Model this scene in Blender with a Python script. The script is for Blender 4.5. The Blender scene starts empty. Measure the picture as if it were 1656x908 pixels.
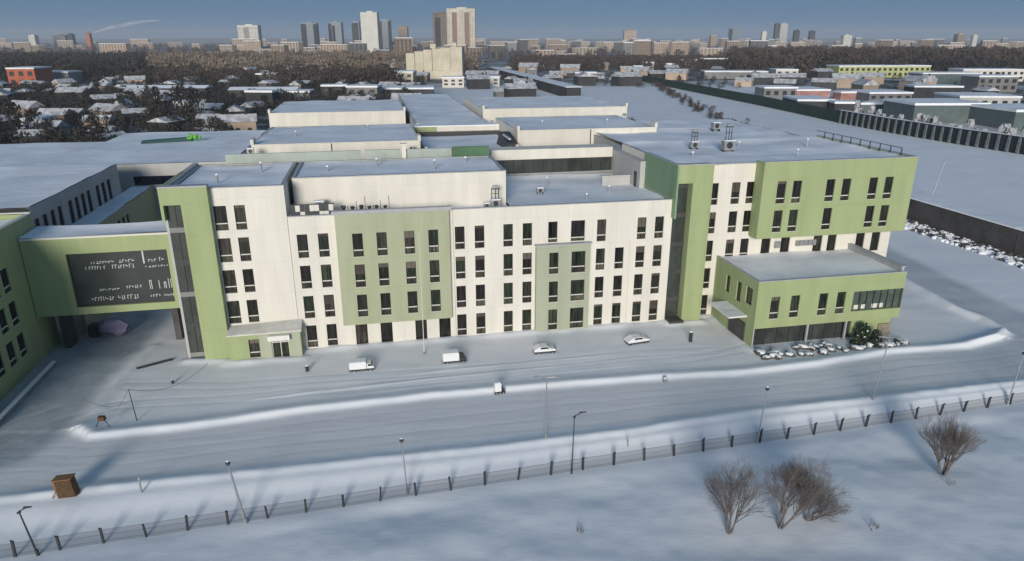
import bpy, math, random
import numpy as np
from mathutils import Vector, Matrix, noise
R = math.radians
rnd = random.Random(7)
sc = bpy.context.scene
COL = sc.collection

# ------------------------------------------------------------------ camera
cam_d = bpy.data.cameras.new("camera")
cam = bpy.data.objects.new("camera", cam_d); COL.objects.link(cam)
cam_d.sensor_width = 36.0
cam_d.lens = 36.0 * 1120 / 1656
cam_d.clip_start = 0.5; cam_d.clip_end = 40000
cam.location = (0, 0, 35); cam.rotation_euler = (R(90 - 19.29), 0, 0)
sc.camera = cam

# ------------------------------------------------------------------ sky, sun, exposure
SUN_EL, SUN_AZ = 13.0, 186.0          # azimuth from +Y, clockwise
world = bpy.data.worlds.new("World"); sc.world = world; world.use_nodes = True
wn = world.node_tree; wn.nodes.clear()
sky = wn.nodes.new("ShaderNodeTexSky"); sky.sky_type = 'NISHITA'; sky.sun_disc = False
sky.sun_elevation = R(SUN_EL); sky.sun_rotation = R(SUN_AZ)
sky.air_density = 1.0; sky.dust_density = 0.3; sky.ozone_density = 2.0; sky.altitude = 200
stc = wn.nodes.new("ShaderNodeTexCoord"); ssp = wn.nodes.new("ShaderNodeSeparateXYZ"); scb = wn.nodes.new("ShaderNodeCombineXYZ")
sma = wn.nodes.new("ShaderNodeMath"); sma.operation = 'MULTIPLY_ADD'; sma.inputs[1].default_value = 1.0; sma.inputs[2].default_value = 0.80   # clear winter sky: no pale band at the horizon
wn.links.new(stc.outputs['Generated'], ssp.inputs[0]); wn.links.new(ssp.outputs[0], scb.inputs[0]); wn.links.new(ssp.outputs[1], scb.inputs[1])
wn.links.new(ssp.outputs[2], sma.inputs[0]); wn.links.new(sma.outputs[0], scb.inputs[2]); wn.links.new(scb.outputs[0], sky.inputs[0])
bg = wn.nodes.new("ShaderNodeBackground"); bg.inputs[1].default_value = 0.15
out = wn.nodes.new("ShaderNodeOutputWorld")
hs = wn.nodes.new("ShaderNodeHueSaturation"); hs.inputs['Hue'].default_value = 0.488; hs.inputs['Saturation'].default_value = 1.0; hs.inputs['Value'].default_value = 1.0
wn.links.new(sky.outputs[0], hs.inputs['Color']); wn.links.new(hs.outputs[0], bg.inputs[0]); wn.links.new(bg.outputs[0], out.inputs[0])
sl = bpy.data.lights.new("sun", 'SUN'); sl.energy = 2.6; sl.angle = R(18); sl.color = (1.0, 0.93, 0.82)
so = bpy.data.objects.new("sun", sl); COL.objects.link(so)
sdir = Vector((math.sin(R(SUN_AZ)) * math.cos(R(SUN_EL)), math.cos(R(SUN_AZ)) * math.cos(R(SUN_EL)), math.sin(R(SUN_EL))))
so.rotation_euler = sdir.to_track_quat('Z', 'Y').to_euler(); so.location = (0, -50, 80)
sc.view_settings.view_transform = 'Standard'; sc.view_settings.look = 'None'
sc.view_settings.exposure = 0.50; sc.view_settings.gamma = 1.0
sc.cycles.max_bounces = 5; sc.cycles.use_denoising = True

# ------------------------------------------------------------------ plan frame of the complex (u along the front, v back)
OX, OY, AN = -23.8, 75.2, R(11.25)
CA, SA = math.cos(AN), math.sin(AN)
def W(u, v, z=0.0): return Vector((OX + u * CA - v * SA, OY + u * SA + v * CA, z))

# ------------------------------------------------------------------ mesh builder
class MB:
    def __init__(s): s.v = []; s.f = []; s.m = []
    def quad(s, a, b, c, d, m=0):
        n = len(s.v); s.v += [a, b, c, d]; s.f.append((n, n+1, n+2, n+3)); s.m.append(m)
    def tri(s, a, b, c, m=0):
        n = len(s.v); s.v += [a, b, c]; s.f.append((n, n+1, n+2)); s.m.append(m)
    def box(s, x0, x1, y0, y1, z0, z1, m=0, skip=''):
        n = len(s.v)
        s.v += [(x0,y0,z0),(x1,y0,z0),(x1,y1,z0),(x0,y1,z0),(x0,y0,z1),(x1,y0,z1),(x1,y1,z1),(x0,y1,z1)]
        F = {'b':(3,2,1,0),'t':(4,5,6,7),'f':(0,1,5,4),'r':(1,2,6,5),'k':(2,3,7,6),'l':(3,0,4,7)}
        for k, q in F.items():
            if k not in skip: s.f.append(tuple(n+i for i in q)); s.m.append(m)
    def hexa(s, P, m=0):   # 8 points, bottom ring then top ring
        n = len(s.v); s.v += [tuple(p) for p in P]
        for q in ((3,2,1,0),(4,5,6,7),(0,1,5,4),(1,2,6,5),(2,3,7,6),(3,0,4,7)):
            s.f.append(tuple(n+i for i in q)); s.m.append(m)
    def tube(s, a, b, r0, r1=None, k=6, m=0, cap=True):
        r1 = r0 if r1 is None else r1
        a = Vector(a); b = Vector(b); d = (b - a)
        if d.length < 1e-6: return
        d.normalize(); p = d.orthogonal().normalized(); q = d.cross(p); n = len(s.v)
        for c, r in ((a, r0), (b, r1)):
            for i in range(k):
                t = 2*math.pi*i/k; s.v.append(tuple(c + p*(r*math.cos(t)) + q*(r*math.sin(t))))
        for i in range(k):
            j = (i+1) % k; s.f.append((n+i, n+j, n+k+j, n+k+i)); s.m.append(m)
        if cap:
            s.f.append(tuple(n+k+i for i in range(k))); s.m.append(m)
            s.f.append(tuple(n+k-1-i for i in range(k))); s.m.append(m)
    def blob(s, c, rx, ry, rz, seed=0, rough=.25, m=0, k=7, rings=4):
        r = random.Random(seed); n = len(s.v); cx, cy, cz = c
        s.v.append((cx, cy, cz - rz))
        for i in range(1, rings):
            ph = math.pi * i / rings
            for j in range(k):
                th = 2*math.pi*(j + .5*(i % 2))/k; f = 1 + r.uniform(-rough, rough)
                s.v.append((cx + rx*f*math.sin(ph)*math.cos(th), cy + ry*f*math.sin(ph)*math.sin(th), cz - rz*f*math.cos(ph)))
        s.v.append((cx, cy, cz + rz)); top = len(s.v) - 1
        for j in range(k): s.f.append((n, n+1+(j+1) % k, n+1+j)); s.m.append(m)
        for i in range(rings - 2):
            for j in range(k):
                a = n+1+i*k+j; b = n+1+i*k+(j+1) % k; s.f.append((a, b, b+k, a+k)); s.m.append(m)
        l = n+1+(rings-2)*k
        for j in range(k): s.f.append((l+j, l+(j+1) % k, top)); s.m.append(m)
    def shift(s, d):
        s.v = [(x-d[0], y-d[1], z-d[2]) for x, y, z in s.v]; return s
    def mesh(s, name, mats, smooth=False):
        me = bpy.data.meshes.new(name); me.from_pydata(s.v, [], s.f)
        for m in (mats if isinstance(mats, (list, tuple)) else [mats]): me.materials.append(m)
        if any(s.m): me.polygons.foreach_set('material_index', s.m)
        if smooth: me.polygons.foreach_set('use_smooth', [True]*len(s.f))
        me.update(); return me

def link(name, me, parent=None, loc=(0,0,0), rot=0.0, kind=None, label=None, cat=None, group=None):
    o = bpy.data.objects.new(name, me); COL.objects.link(o)
    if parent is not None: o.parent = parent
    o.location = loc; o.rotation_euler = (0, 0, rot)
    if kind: o['kind'] = kind
    if label: o['label'] = label
    if cat: o['category'] = cat
    if group: o['group'] = group
    return o
def thing(name, label, cat, loc=(0,0,0), rot=0.0, group=None):
    return link(name, None, None, loc, rot, None, label, cat, group)

# ------------------------------------------------------------------ materials
def mat(name, col, rough=.8, var=0.0, scale=1.0, bump=0.0, bscale=8.0, spec=.3, metal=0.0, objvar=0.0, dirt=None, stretch=None, coord='Object'):
    m = bpy.data.materials.new(name); m.use_nodes = True; t = m.node_tree; b = t.nodes['Principled BSDF']
    b.inputs['Base Color'].default_value = (*col, 1); b.inputs['Roughness'].default_value = rough
    b.inputs['Specular IOR Level'].default_value = spec; b.inputs['Metallic'].default_value = metal
    tc = t.nodes.new('ShaderNodeTexCoord'); src = tc.outputs[coord]
    if stretch:
        mp = t.nodes.new('ShaderNodeMapping'); mp.inputs['Scale'].default_value = stretch
        t.links.new(src, mp.inputs[0]); src = mp.outputs[0]
    last = None
    if var or dirt:
        n = t.nodes.new('ShaderNodeTexNoise'); n.inputs['Scale'].default_value = scale; n.inputs['Detail'].default_value = 5; n.inputs['Roughness'].default_value = .65
        t.links.new(src, n.inputs[0])
        rp = t.nodes.new('ShaderNodeValToRGB'); e = rp.color_ramp.elements
        c2 = dirt if dirt else tuple(c*(1-var) for c in col); c1 = tuple(min(1, c*(1+var*.6)) for c in col)
        e[0].position = .32; e[0].color = (*c2, 1); e[1].position = .68; e[1].color = (*c1, 1)
        t.links.new(n.outputs['Fac'], rp.inputs[0]); last = rp.outputs[0]
    if objvar:
        oi = t.nodes.new('ShaderNodeObjectInfo'); h = t.nodes.new('ShaderNodeHueSaturation')
        mr = t.nodes.new('ShaderNodeMapRange'); mr.inputs[3].default_value = 1-objvar; mr.inputs[4].default_value = 1+objvar
        t.links.new(oi.outputs['Random'], mr.inputs[0]); t.links.new(mr.outputs[0], h.inputs['Value'])
        if last: t.links.new(last, h.inputs['Color'])
        else: h.inputs['Color'].default_value = (*col, 1)
        last = h.outputs[0]
    if last: t.links.new(last, b.inputs['Base Color'])
    if bump:
        n2 = t.nodes.new('ShaderNodeTexNoise'); n2.inputs['Scale'].default_value = bscale; n2.inputs['Detail'].default_value = 6
        t.links.new(src, n2.inputs[0]); bp = t.nodes.new('ShaderNodeBump'); bp.inputs['Strength'].default_value = bump; bp.inputs['Distance'].default_value = .1
        t.links.new(n2.outputs['Fac'], bp.inputs['Height']); t.links.new(bp.outputs[0], b.inputs['Normal'])
    return m

def wall_mat(name, col, seam=.05, var=.10):
    """composite facade panels: faint weathering in vertical streaks and hairline joints"""
    m = bpy.data.materials.new(name); m.use_nodes = True; t = m.node_tree; b = t.nodes['Principled BSDF']
    b.inputs['Roughness'].default_value = .75; b.inputs['Specular IOR Level'].default_value = .2
    tc = t.nodes.new('ShaderNodeTexCoord'); sx = t.nodes.new('ShaderNodeSeparateXYZ'); t.links.new(tc.outputs['Object'], sx.inputs[0])
    add = t.nodes.new('ShaderNodeMath'); add.operation = 'ADD'; t.links.new(sx.outputs[0], add.inputs[0]); t.links.new(sx.outputs[1], add.inputs[1])
    cb = t.nodes.new('ShaderNodeCombineXYZ'); t.links.new(add.outputs[0], cb.inputs[0]); t.links.new(sx.outputs[2], cb.inputs[1])
    br = t.nodes.new('ShaderNodeTexBrick'); br.offset = 0.0; br.inputs['Scale'].default_value = 1.0
    br.inputs['Brick Width'].default_value = 1.55; br.inputs['Row Height'].default_value = 3.7; br.inputs['Mortar Size'].default_value = .02
    br.inputs['Color1'].default_value = (*col, 1); br.inputs['Color2'].default_value = (*[c*(1-.035) for c in col], 1)
    br.inputs['Mortar'].default_value = (*[c*(1-seam*3) for c in col], 1)
    t.links.new(cb.outputs[0], br.inputs[0])
    mp = t.nodes.new('ShaderNodeMapping'); mp.inputs['Scale'].default_value = (.9, .9, .12); t.links.new(tc.outputs['Object'], mp.inputs[0])
    n = t.nodes.new('ShaderNodeTexNoise'); n.inputs['Scale'].default_value = .8; n.inputs['Detail'].default_value = 6; t.links.new(mp.outputs[0], n.inputs[0])
    mr = t.nodes.new('ShaderNodeMapRange'); mr.inputs[1].default_value = .3; mr.inputs[2].default_value = .7; mr.inputs[3].default_value = 1-var; mr.inputs[4].default_value = 1.03
    t.links.new(n.outputs['Fac'], mr.inputs[0])
    mx = t.nodes.new('ShaderNodeVectorMath'); mx.operation = 'SCALE'; t.links.new(br.outputs['Color'], mx.inputs[0]); t.links.new(mr.outputs[0], mx.inputs['Scale'])
    t.links.new(mx.outputs[0], b.inputs['Base Color'])
    return m

CREAM = wall_mat('cream facade panels', (.69, .66, .595))
GREEN = wall_mat('light green facade panels', (.325, .385, .20))
SAGE = wall_mat('sage green facade panels', (.37, .395, .27))
PALEGREEN = wall_mat('grey green portal panels', (.37, .395, .30))
GREYW = wall_mat('pale grey render', (.45, .45, .44))
TEAL = mat('grey teal cladding', (.10, .135, .135), .6, .25, .3)
def snow_mat(name, c=(.80, .82, .86), var=.08, bump=.35):
    m = mat(name, c, .65, var, .12, 0, 1, .25)
    t = m.node_tree; b = t.nodes['Principled BSDF']; tc = [n for n in t.nodes if n.type == 'TEX_COORD'][0]
    n1 = t.nodes.new('ShaderNodeTexNoise'); n1.inputs['Scale'].default_value = .55; n1.inputs['Detail'].default_value = 8; n1.inputs['Roughness'].default_value = .6
    mp = t.nodes.new('ShaderNodeMapping'); mp.inputs['Scale'].default_value = (.45, 1.2, 1); mp.inputs['Rotation'].default_value = (0, 0, R(14))
    t.links.new(tc.outputs['Object'], mp.inputs[0]); t.links.new(mp.outputs[0], n1.inputs[0])
    bp = t.nodes.new('ShaderNodeBump'); bp.inputs['Strength'].default_value = bump; bp.inputs['Distance'].default_value = .35
    t.links.new(n1.outputs['Fac'], bp.inputs['Height']); t.links.new(bp.outputs[0], b.inputs['Normal'])
    return m
SNOW = snow_mat('snow'); RSNOW = snow_mat('roof snow', (.82, .84, .89), .17, .3)
DARKMETAL = mat('dark metal', (.03, .033, .038), .5, .3, 3, 0, 1, .5)
GALV = mat('galvanised steel', (.32, .33, .34), .45, .2, 2, 0, 1, .5, .4)
FRAMEM = mat('dark window frame', (.035, .032, .03), .5)
TRANSOM = mat('pale window bar', (.62, .60, .55), .6)
COPING = mat('grey metal coping', (.36, .37, .39), .45, .15, 1)
CONC = mat('grey concrete', (.24, .24, .235), .9, .25, .5, .3, 4)
DCONC = mat('dark stained concrete', (.075, .072, .072), .9, .4, .25, .3, 3)
BROWNWOOD = mat('brown boards', (.10, .058, .028), .8, .35, 2.5, .3, 9)
ORANGEW = mat('orange boards', (.24, .125, .06), .8, .2, 2)
BARK = mat('bare twig bark', (.15, .13, .125), .9, .35, 4)
def glass_mat(name, c1, c2, c3):
    m = bpy.data.materials.new(name); m.use_nodes = True; t = m.node_tree; b = t.nodes['Principled BSDF']
    b.inputs['Roughness'].default_value = .12; b.inputs['Specular IOR Level'].default_value = .45
    oi = t.nodes.new('ShaderNodeObjectInfo'); rp = t.nodes.new('ShaderNodeValToRGB'); e = rp.color_ramp.elements
    e[0].position = 0; e[0].color = (*c1, 1); e[1].position = 1; e[1].color = (*c2, 1); x = e.new(.75); x.color = (*c3, 1); x = e.new(.45); x.color = (*c1, 1)
    t.links.new(oi.outputs['Random'], rp.inputs[0])
    tc = t.nodes.new('ShaderNodeTexCoord'); ad = t.nodes.new('ShaderNodeVectorMath'); ad.operation = 'ADD'
    t.links.new(tc.outputs['Object'], ad.inputs[0]); t.links.new(oi.outputs['Location'], ad.inputs[1])
    mp = t.nodes.new('ShaderNodeMapping'); mp.inputs['Scale'].default_value = (3.2, 3.2, .35); t.links.new(ad.outputs[0], mp.inputs[0])
    n = t.nodes.new('ShaderNodeTexNoise'); n.inputs['Scale'].default_value = 1.3; n.inputs['Detail'].default_value = 3; t.links.new(mp.outputs[0], n.inputs[0])
    r2 = t.nodes.new('ShaderNodeMapRange'); r2.inputs[1].default_value = .35; r2.inputs[2].default_value = .7; r2.inputs[3].default_value = .35; r2.inputs[4].default_value = 2.2
    t.links.new(n.outputs['Fac'], r2.inputs[0]); sm = t.nodes.new('ShaderNodeVectorMath'); sm.operation = 'SCALE'
    t.links.new(rp.outputs[0], sm.inputs[0]); t.links.new(r2.outputs[0], sm.inputs['Scale']); t.links.new(sm.outputs[0], b.inputs['Base Color'])
    return m
PANE = glass_mat('window glass', (.012, .010, .009), (.035, .029, .025), (.02, .021, .014))
PANEG = glass_mat('greenish window glass', (.014, .019, .011), (.032, .04, .02), (.02, .026, .016))
PANEB = glass_mat('blue black window glass', (.006, .008, .018), (.012, .016, .03), (.008, .01, .02))
SPANDREL = glass_mat('spandrel glass', (.03, .026, .02), (.09, .08, .06), (.05, .055, .035))
CURTAIN = mat('grey tinted curtain glass', (.05, .058, .052), .15, .5, .35, 0, 1, .5, stretch=(1.2, 1.2, .5))

# ------------------------------------------------------------------ terrain
def seg_dist(X, Y, pts):
    best = np.full(X.shape, 1e9)
    for (ax, ay), (bx, by) in zip(pts[:-1], pts[1:]):
        dx, dy = bx-ax, by-ay; t = np.clip(((X-ax)*dx+(Y-ay)*dy)/(dx*dx+dy*dy), 0, 1)
        best = np.minimum(best, np.hypot(X-ax-t*dx, Y-ay-t*dy))
    return best
def smooth(e0, e1, x):
    t = np.clip((x-e0)/(e1-e0), 0, 1); return t*t*(3-2*t)
def in_poly(X, Y, P):
    c = np.zeros(X.shape, bool); n = len(P)
    for i in range(n):
        x0, y0 = P[i]; x1, y1 = P[(i+1) % n]
        if y0 == y1: continue
        k = ((y0 > Y) != (y1 > Y)) & (X < (x1-x0)*(Y-y0)/(y1-y0)+x0); c ^= k
    return c
_rs = np.random.RandomState(3)
def vnoise(X, Y, s, seed=0):
    g = np.random.RandomState(seed).rand(64, 64); x = X/s; y = Y/s
    xi = np.floor(x).astype(int); yi = np.floor(y).astype(int); fx = x-xi; fy = y-yi
    fx = fx*fx*(3-2*fx); fy = fy*fy*(3-2*fy)
    a = g[xi % 64, yi % 64]; b = g[(xi+1) % 64, yi % 64]; c = g[xi % 64, (yi+1) % 64]; d = g[(xi+1) % 64, (yi+1) % 64]
    return (a*(1-fx)+b*fx)*(1-fy)+(c*(1-fx)+d*fx)*fy - .5
RIDGE1 = [(-40.6,57.2),(-39.1,56.2),(-31.2,57.8),(-20.3,61.1),(-8.2,63.9),(3.4,66.0),(14.3,67.8),(25.5,69.1),(34.7,71.4),(44.8,74.7),(54.5,76.1),(59.7,78.3),(61.7,80.2),(61.7,83.8),(60.3,88.2),(59.6,99.7),(58,125)]
RIDGE2 = [(-46,46.0),(-41.2,46.7),(-35.8,47.8),(-30.3,48.9),(-20.6,50.6),(-10.3,52.6),(-.4,54.4),(10,56.7),(24.7,60.7),(37.7,63.2),(55.2,66.9),(95,76)]
FENCE_A, FENCE_B = (-42.2, 39.9), (61.7, 66.3)
STREET_L = [(-75,30),(-46,46),(-41.2,52),(-40.8,57),(-42.5,68),(-43,76),(-48,110),(-62,110),(-58,76),(-57,69),(-62,55)]
TRACKS = (((-41,66),(-30,66.2),(-15,68.5),(2,71),(14,74),(24,75)),((-40,62),(-28,63.4),(-10,67),(5,69.6),(20,72.6),(30,76.2)),((-52,56),(-46,62),(-46,72),(-50,84)),((-50,50),(-44,58),(-40,62)))
def fence_y(X): return FENCE_A[1] + (X-FENCE_A[0])*(FENCE_B[1]-FENCE_A[1])/(FENCE_B[0]-FENCE_A[0])
def height(X, Y):
    X = np.asarray(X, float); Y = np.asarray(Y, float)
    r1y = np.interp(X, [p[0] for p in RIDGE1[:12]], [p[1] for p in RIDGE1[:12]])
    r2y = np.interp(X, [p[0] for p in RIDGE2], [p[1] for p in RIDGE2])
    d1 = seg_dist(X, Y, RIDGE1); d2 = seg_dist(X, Y, RIDGE2)
    wob = vnoise(X, Y, 3.1, 5); wob2 = vnoise(X, Y, 1.1, 6)
    fine = np.exp(-((X-8)/75)**8)*np.exp(-((Y-65)/50)**8)
    h = np.zeros(X.shape)
    sd2 = Y - r2y
    fy = fence_y(X); t = np.clip((r2y-1.0-Y)/np.maximum(r2y-1.0-fy, .5), 0, 1.0)
    h -= 1.0*t*t*(3-2*t)
    below = np.clip(fy-Y, 0, 60); h += below*.035*fine  # rise towards the camera, shaped to darken the foreground snow
    h -= .05*smooth(0, .8, sd2)*smooth(0, .6, r1y-Y)                         # road a little lower
    # snow berms: gentle behind, steep on the road side
    s1 = np.where(Y > r1y, 1.2, .55); s2 = np.where(sd2 < 0, .6, 1.0)
    s1 = s1*(1-.35*smooth(52, 60, X)); h += (.36+.35*smooth(50, 60, X)+.10*wob+.04*wob2)*np.exp(-(d1/s1)**2)
    h += (.24+.12*wob+.08*wob2)*np.exp(-(d2/s2)**2)
    d3 = seg_dist(X, Y, [(-40.8,57),(-42.5,68),(-43,76)]); h += (.16+.15*wob)*np.exp(-(d3/.7)**2)
    field = smooth(0, 2.5, fy-Y)
    h += field*(0.5*vnoise(X, Y*1.5, 9, 1)+.16*vnoise(X, Y*1.4, 3.6, 2)+.05*vnoise(X, Y, 1.2, 9))*fine
    bank = smooth(0, -2, sd2)*(1-field)
    h += bank*(.10*vnoise(X, Y, 3, 3))
    fc = smooth(0, 2, Y-r1y)*fine; h += fc*(.07*vnoise(X, Y*2.0, 4.5, 4)+.02*vnoise(X, Y, 1.3, 12))
    # wheel ruts on the road and forecourt
    mid = (r1y+r2y)/2
    for off, a in ((-1.1, .015), (.9, .015), (2.6, .01), (-2.9, .01)):
        h -= a*np.exp(-((Y-mid-off-.25*np.sin(X*.13+off))/.22)**2)*smooth(0, 1, sd2)*fine
    for yy, a, x0, x1 in ((4.2, .06, -30, 8), (5.9, .05, -14, 14), (2.6, .03, -22, 22)):
        h += a*np.exp(-((Y-r1y-yy-.5*np.sin(X*.09))/.22)**2)*smooth(x0, x0+6, X)*smooth(x1, x1-6, X)
    for a, b_ in (((-13.6,-.6),(-9,-1.2)),((-9,-2.1),(-1,-2.1)),((-1,-.2),(44.6,-.2)),((44.6,-1.2),(49.2,-1.2)),((49.2,.4),(51.3,.4)),((51.2,-1),(51.2,-10.2))):
        p, q = W(*a), W(*b_); d = seg_dist(X, Y, [(p.x,p.y),(q.x,q.y)]); h += (.22+.25*vnoise(X, Y, 2.3, 14))*np.exp(-(d/.75)**2)
    for tr in TRACKS:
        d = seg_dist(X, Y, tr); h -= .022*np.exp(-((d-.75)/.25)**2)
    return h
def hz(x, y): return float(height(np.array([x]), np.array([y]))[0])

def ground_mat():
    m = bpy.data.materials.new('snowy ground'); m.use_nodes = True; t = m.node_tree; b = t.nodes['Principled BSDF']
    b.inputs['Roughness'].default_value = .7; b.inputs['Specular IOR Level'].default_value = .2
    at = t.nodes.new('ShaderNodeAttribute'); at.attribute_name = 'mask'; sp = t.nodes.new('ShaderNodeSeparateColor'); t.links.new(at.outputs['Color'], sp.inputs[0])
    tc = t.nodes.new('ShaderNodeTexCoord')
    def noise_(sc_, det=6, rough=.6, st=None, rz=0):
        n = t.nodes.new('ShaderNodeTexNoise'); n.inputs['Scale'].default_value = sc_; n.inputs['Detail'].default_value = det; n.inputs['Roughness'].default_value = rough
        if st:
            mp = t.nodes.new('ShaderNodeMapping'); mp.inputs['Scale'].default_value = st; mp.inputs['Rotation'].default_value = (0,0,rz); t.links.new(tc.outputs['Object'], mp.inputs[0]); t.links.new(mp.outputs[0], n.inputs[0])
        else: t.links.new(tc.outputs['Object'], n.inputs[0])
        return n.outputs['Fac']
    def ramp(f, a, ca, b_, cb):
        r = t.nodes.new('ShaderNodeValToRGB'); e = r.color_ramp.elements; e[0].position = a; e[0].color = (*ca,1); e[1].position = b_; e[1].color = (*cb,1); t.links.new(f, r.inputs[0]); return r.outputs[0]
    def mix(f, a, b_):
        x = t.nodes.new('ShaderNodeMix'); x.data_type = 'RGBA'; t.links.new(f, x.inputs[0]); t.links.new(a, x.inputs[6]); t.links.new(b_, x.inputs[7]); return x.outputs[2]
    snow = ramp(noise_(.10, 7, .6), .35, (.76,.79,.84), .65, (.85,.86,.88))
    road = ramp(noise_(.35, 7, .7, (.25, 2.2, 1), R(-14)), .35, (.64,.645,.665), .7, (.76,.77,.80))
    wet_shade = ramp(noise_(.22, 8, .7), .35, (.22,.26,.30), .68, (.42,.47,.52))  # street shade painted in as dark blue, also used for wet wheel tracks
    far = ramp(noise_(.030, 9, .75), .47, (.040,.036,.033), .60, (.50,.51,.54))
    c = mix(sp.outputs[0], snow, road); c = mix(sp.outputs[1], c, wet_shade); c = mix(sp.outputs[2], c, far)
    t.links.new(c, b.inputs['Base Color'])
    bp = t.nodes.new('ShaderNodeBump'); bp.inputs['Strength'].default_value = .12; bp.inputs['Distance'].default_value = .2
    t.links.new(noise_(1.3, 9, .65, (.5, 1.3, 1), R(-14)), bp.inputs['Height']); t.links.new(bp.outputs[0], b.inputs['Normal'])
    return m
GM = ground_mat()

def masks(X, Y):
    r1y = np.interp(X, [p[0] for p in RIDGE1[:12]], [p[1] for p in RIDGE1[:12]])
    r2y = np.interp(X, [p[0] for p in RIDGE2], [p[1] for p in RIDGE2])
    d1 = seg_dist(X, Y, RIDGE1)
    fcpoly = RIDGE1 + [(-43,125),(-43,76),(-42.5,68),(-40.8,57)]
    inside = in_poly(X, Y, fcpoly)
    wv = .5*vnoise(X, Y, 2.2, 8)
    rd = smooth(.25, 1.0, Y-r2y+wv)*smooth(.3, 1.1, d1+wv)*(~inside)
    rd *= smooth(9.5, 8.0, d1) * (X > -46)
    rd = np.maximum(rd, .35*inside*smooth(1, 5, d1))          # forecourt: trampled snow
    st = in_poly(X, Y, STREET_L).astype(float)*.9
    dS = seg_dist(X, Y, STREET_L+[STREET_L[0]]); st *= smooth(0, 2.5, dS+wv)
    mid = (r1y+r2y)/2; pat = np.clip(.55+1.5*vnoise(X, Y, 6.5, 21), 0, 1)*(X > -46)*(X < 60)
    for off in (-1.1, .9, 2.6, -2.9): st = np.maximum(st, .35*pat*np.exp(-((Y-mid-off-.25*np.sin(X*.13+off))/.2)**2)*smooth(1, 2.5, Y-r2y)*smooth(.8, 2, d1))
    loop = (~inside)*smooth(8.5, 7.0, d1+wv)*smooth(.8, 1.8, d1)*smooth(44, 56, X)*(Y > r2y); rd = np.maximum(rd, loop); st = np.maximum(st, .5*loop)
    for tr in TRACKS: st = np.maximum(st, .3*pat*np.exp(-((seg_dist(X, Y, tr)-.75)/.2)**2))
    f = smooth(250, 330, Y+.2*X+25*vnoise(X, Y, 30, 11)) ; f = np.maximum(f, smooth(-95, -130, X-.12*Y+20*vnoise(X,Y,25,13)))
    white = smooth(-60, 20, X-Y*.00-(-40)*1.0)*smooth(210, 120, X-Y*.12)*smooth(640, 520, Y)
    f = f*(1-.93*white)
    return np.stack([rd*(1-st), st, f], 1)

xs = np.concatenate([-np.geomspace(16000, 82, 46), np.arange(-80, 95.01, .5), np.geomspace(98, 16000, 46)])
ys = np.concatenate([-np.geomspace(3000, 14, 12), np.arange(-8, 30, 6.), np.arange(30, 92.01, .2), np.geomspace(93, 22000, 110)])
NX, NY = len(xs), len(ys)
GX, GY = np.meshgrid(xs, ys-60); _c, _s = math.cos(R(12.6)), math.sin(R(12.6)); GX, GY = (GX-8)*_c-GY*_s+8, (GX-8)*_s+GY*_c+60; X = GX.ravel(); Y = GY.ravel(); Z = height(X, Y)
_e = .12
VN = np.stack([-(height(X+_e, Y)-height(X-_e, Y))/(2*_e), -(height(X, Y+_e)-height(X, Y-_e))/(2*_e), np.ones_like(X)], 1); VN /= np.linalg.norm(VN, axis=1)[:,None]
ids = np.arange(NX*NY).reshape(NY, NX)
Fq = np.stack([ids[:-1,:-1], ids[:-1,1:], ids[1:,1:], ids[1:,:-1]], -1).reshape(-1, 4)
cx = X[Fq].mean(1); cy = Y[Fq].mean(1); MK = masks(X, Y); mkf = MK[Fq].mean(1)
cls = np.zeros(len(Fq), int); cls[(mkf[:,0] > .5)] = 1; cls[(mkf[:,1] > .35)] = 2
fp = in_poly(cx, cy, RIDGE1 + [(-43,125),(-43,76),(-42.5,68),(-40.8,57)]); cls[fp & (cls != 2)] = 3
def sub_ground(name, sel):
    F = Fq[sel]; used, inv = np.unique(F, return_inverse=True); inv = inv.reshape(F.shape)
    me = bpy.data.meshes.new(name); n = len(used); me.vertices.add(n)
    me.vertices.foreach_set('co', np.stack([X[used], Y[used], Z[used]], 1).astype(np.float32).ravel())
    me.loops.add(len(F)*4); me.loops.foreach_set('vertex_index', inv.ravel().astype(np.int32))
    me.polygons.add(len(F)); me.polygons.foreach_set('loop_start', (np.arange(len(F))*4).astype(np.int32)); me.polygons.foreach_set('loop_total', np.full(len(F), 4, np.int32))
    me.polygons.foreach_set('use_smooth', np.ones(len(F), bool))
    a = me.color_attributes.new('mask', 'FLOAT_COLOR', 'POINT')
    a.data.foreach_set('color', np.concatenate([MK[used], np.ones((n, 1))], 1).astype(np.float32).ravel())
    me.update(); me.materials.append(GM); me.normals_split_custom_set_from_vertices(VN[used].tolist()); link(name, me, kind='structure')
for nm, k in (('ground', 0), ('road', 1), ('street', 2), ('forecourt', 3)): sub_ground(nm, cls == k)

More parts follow.
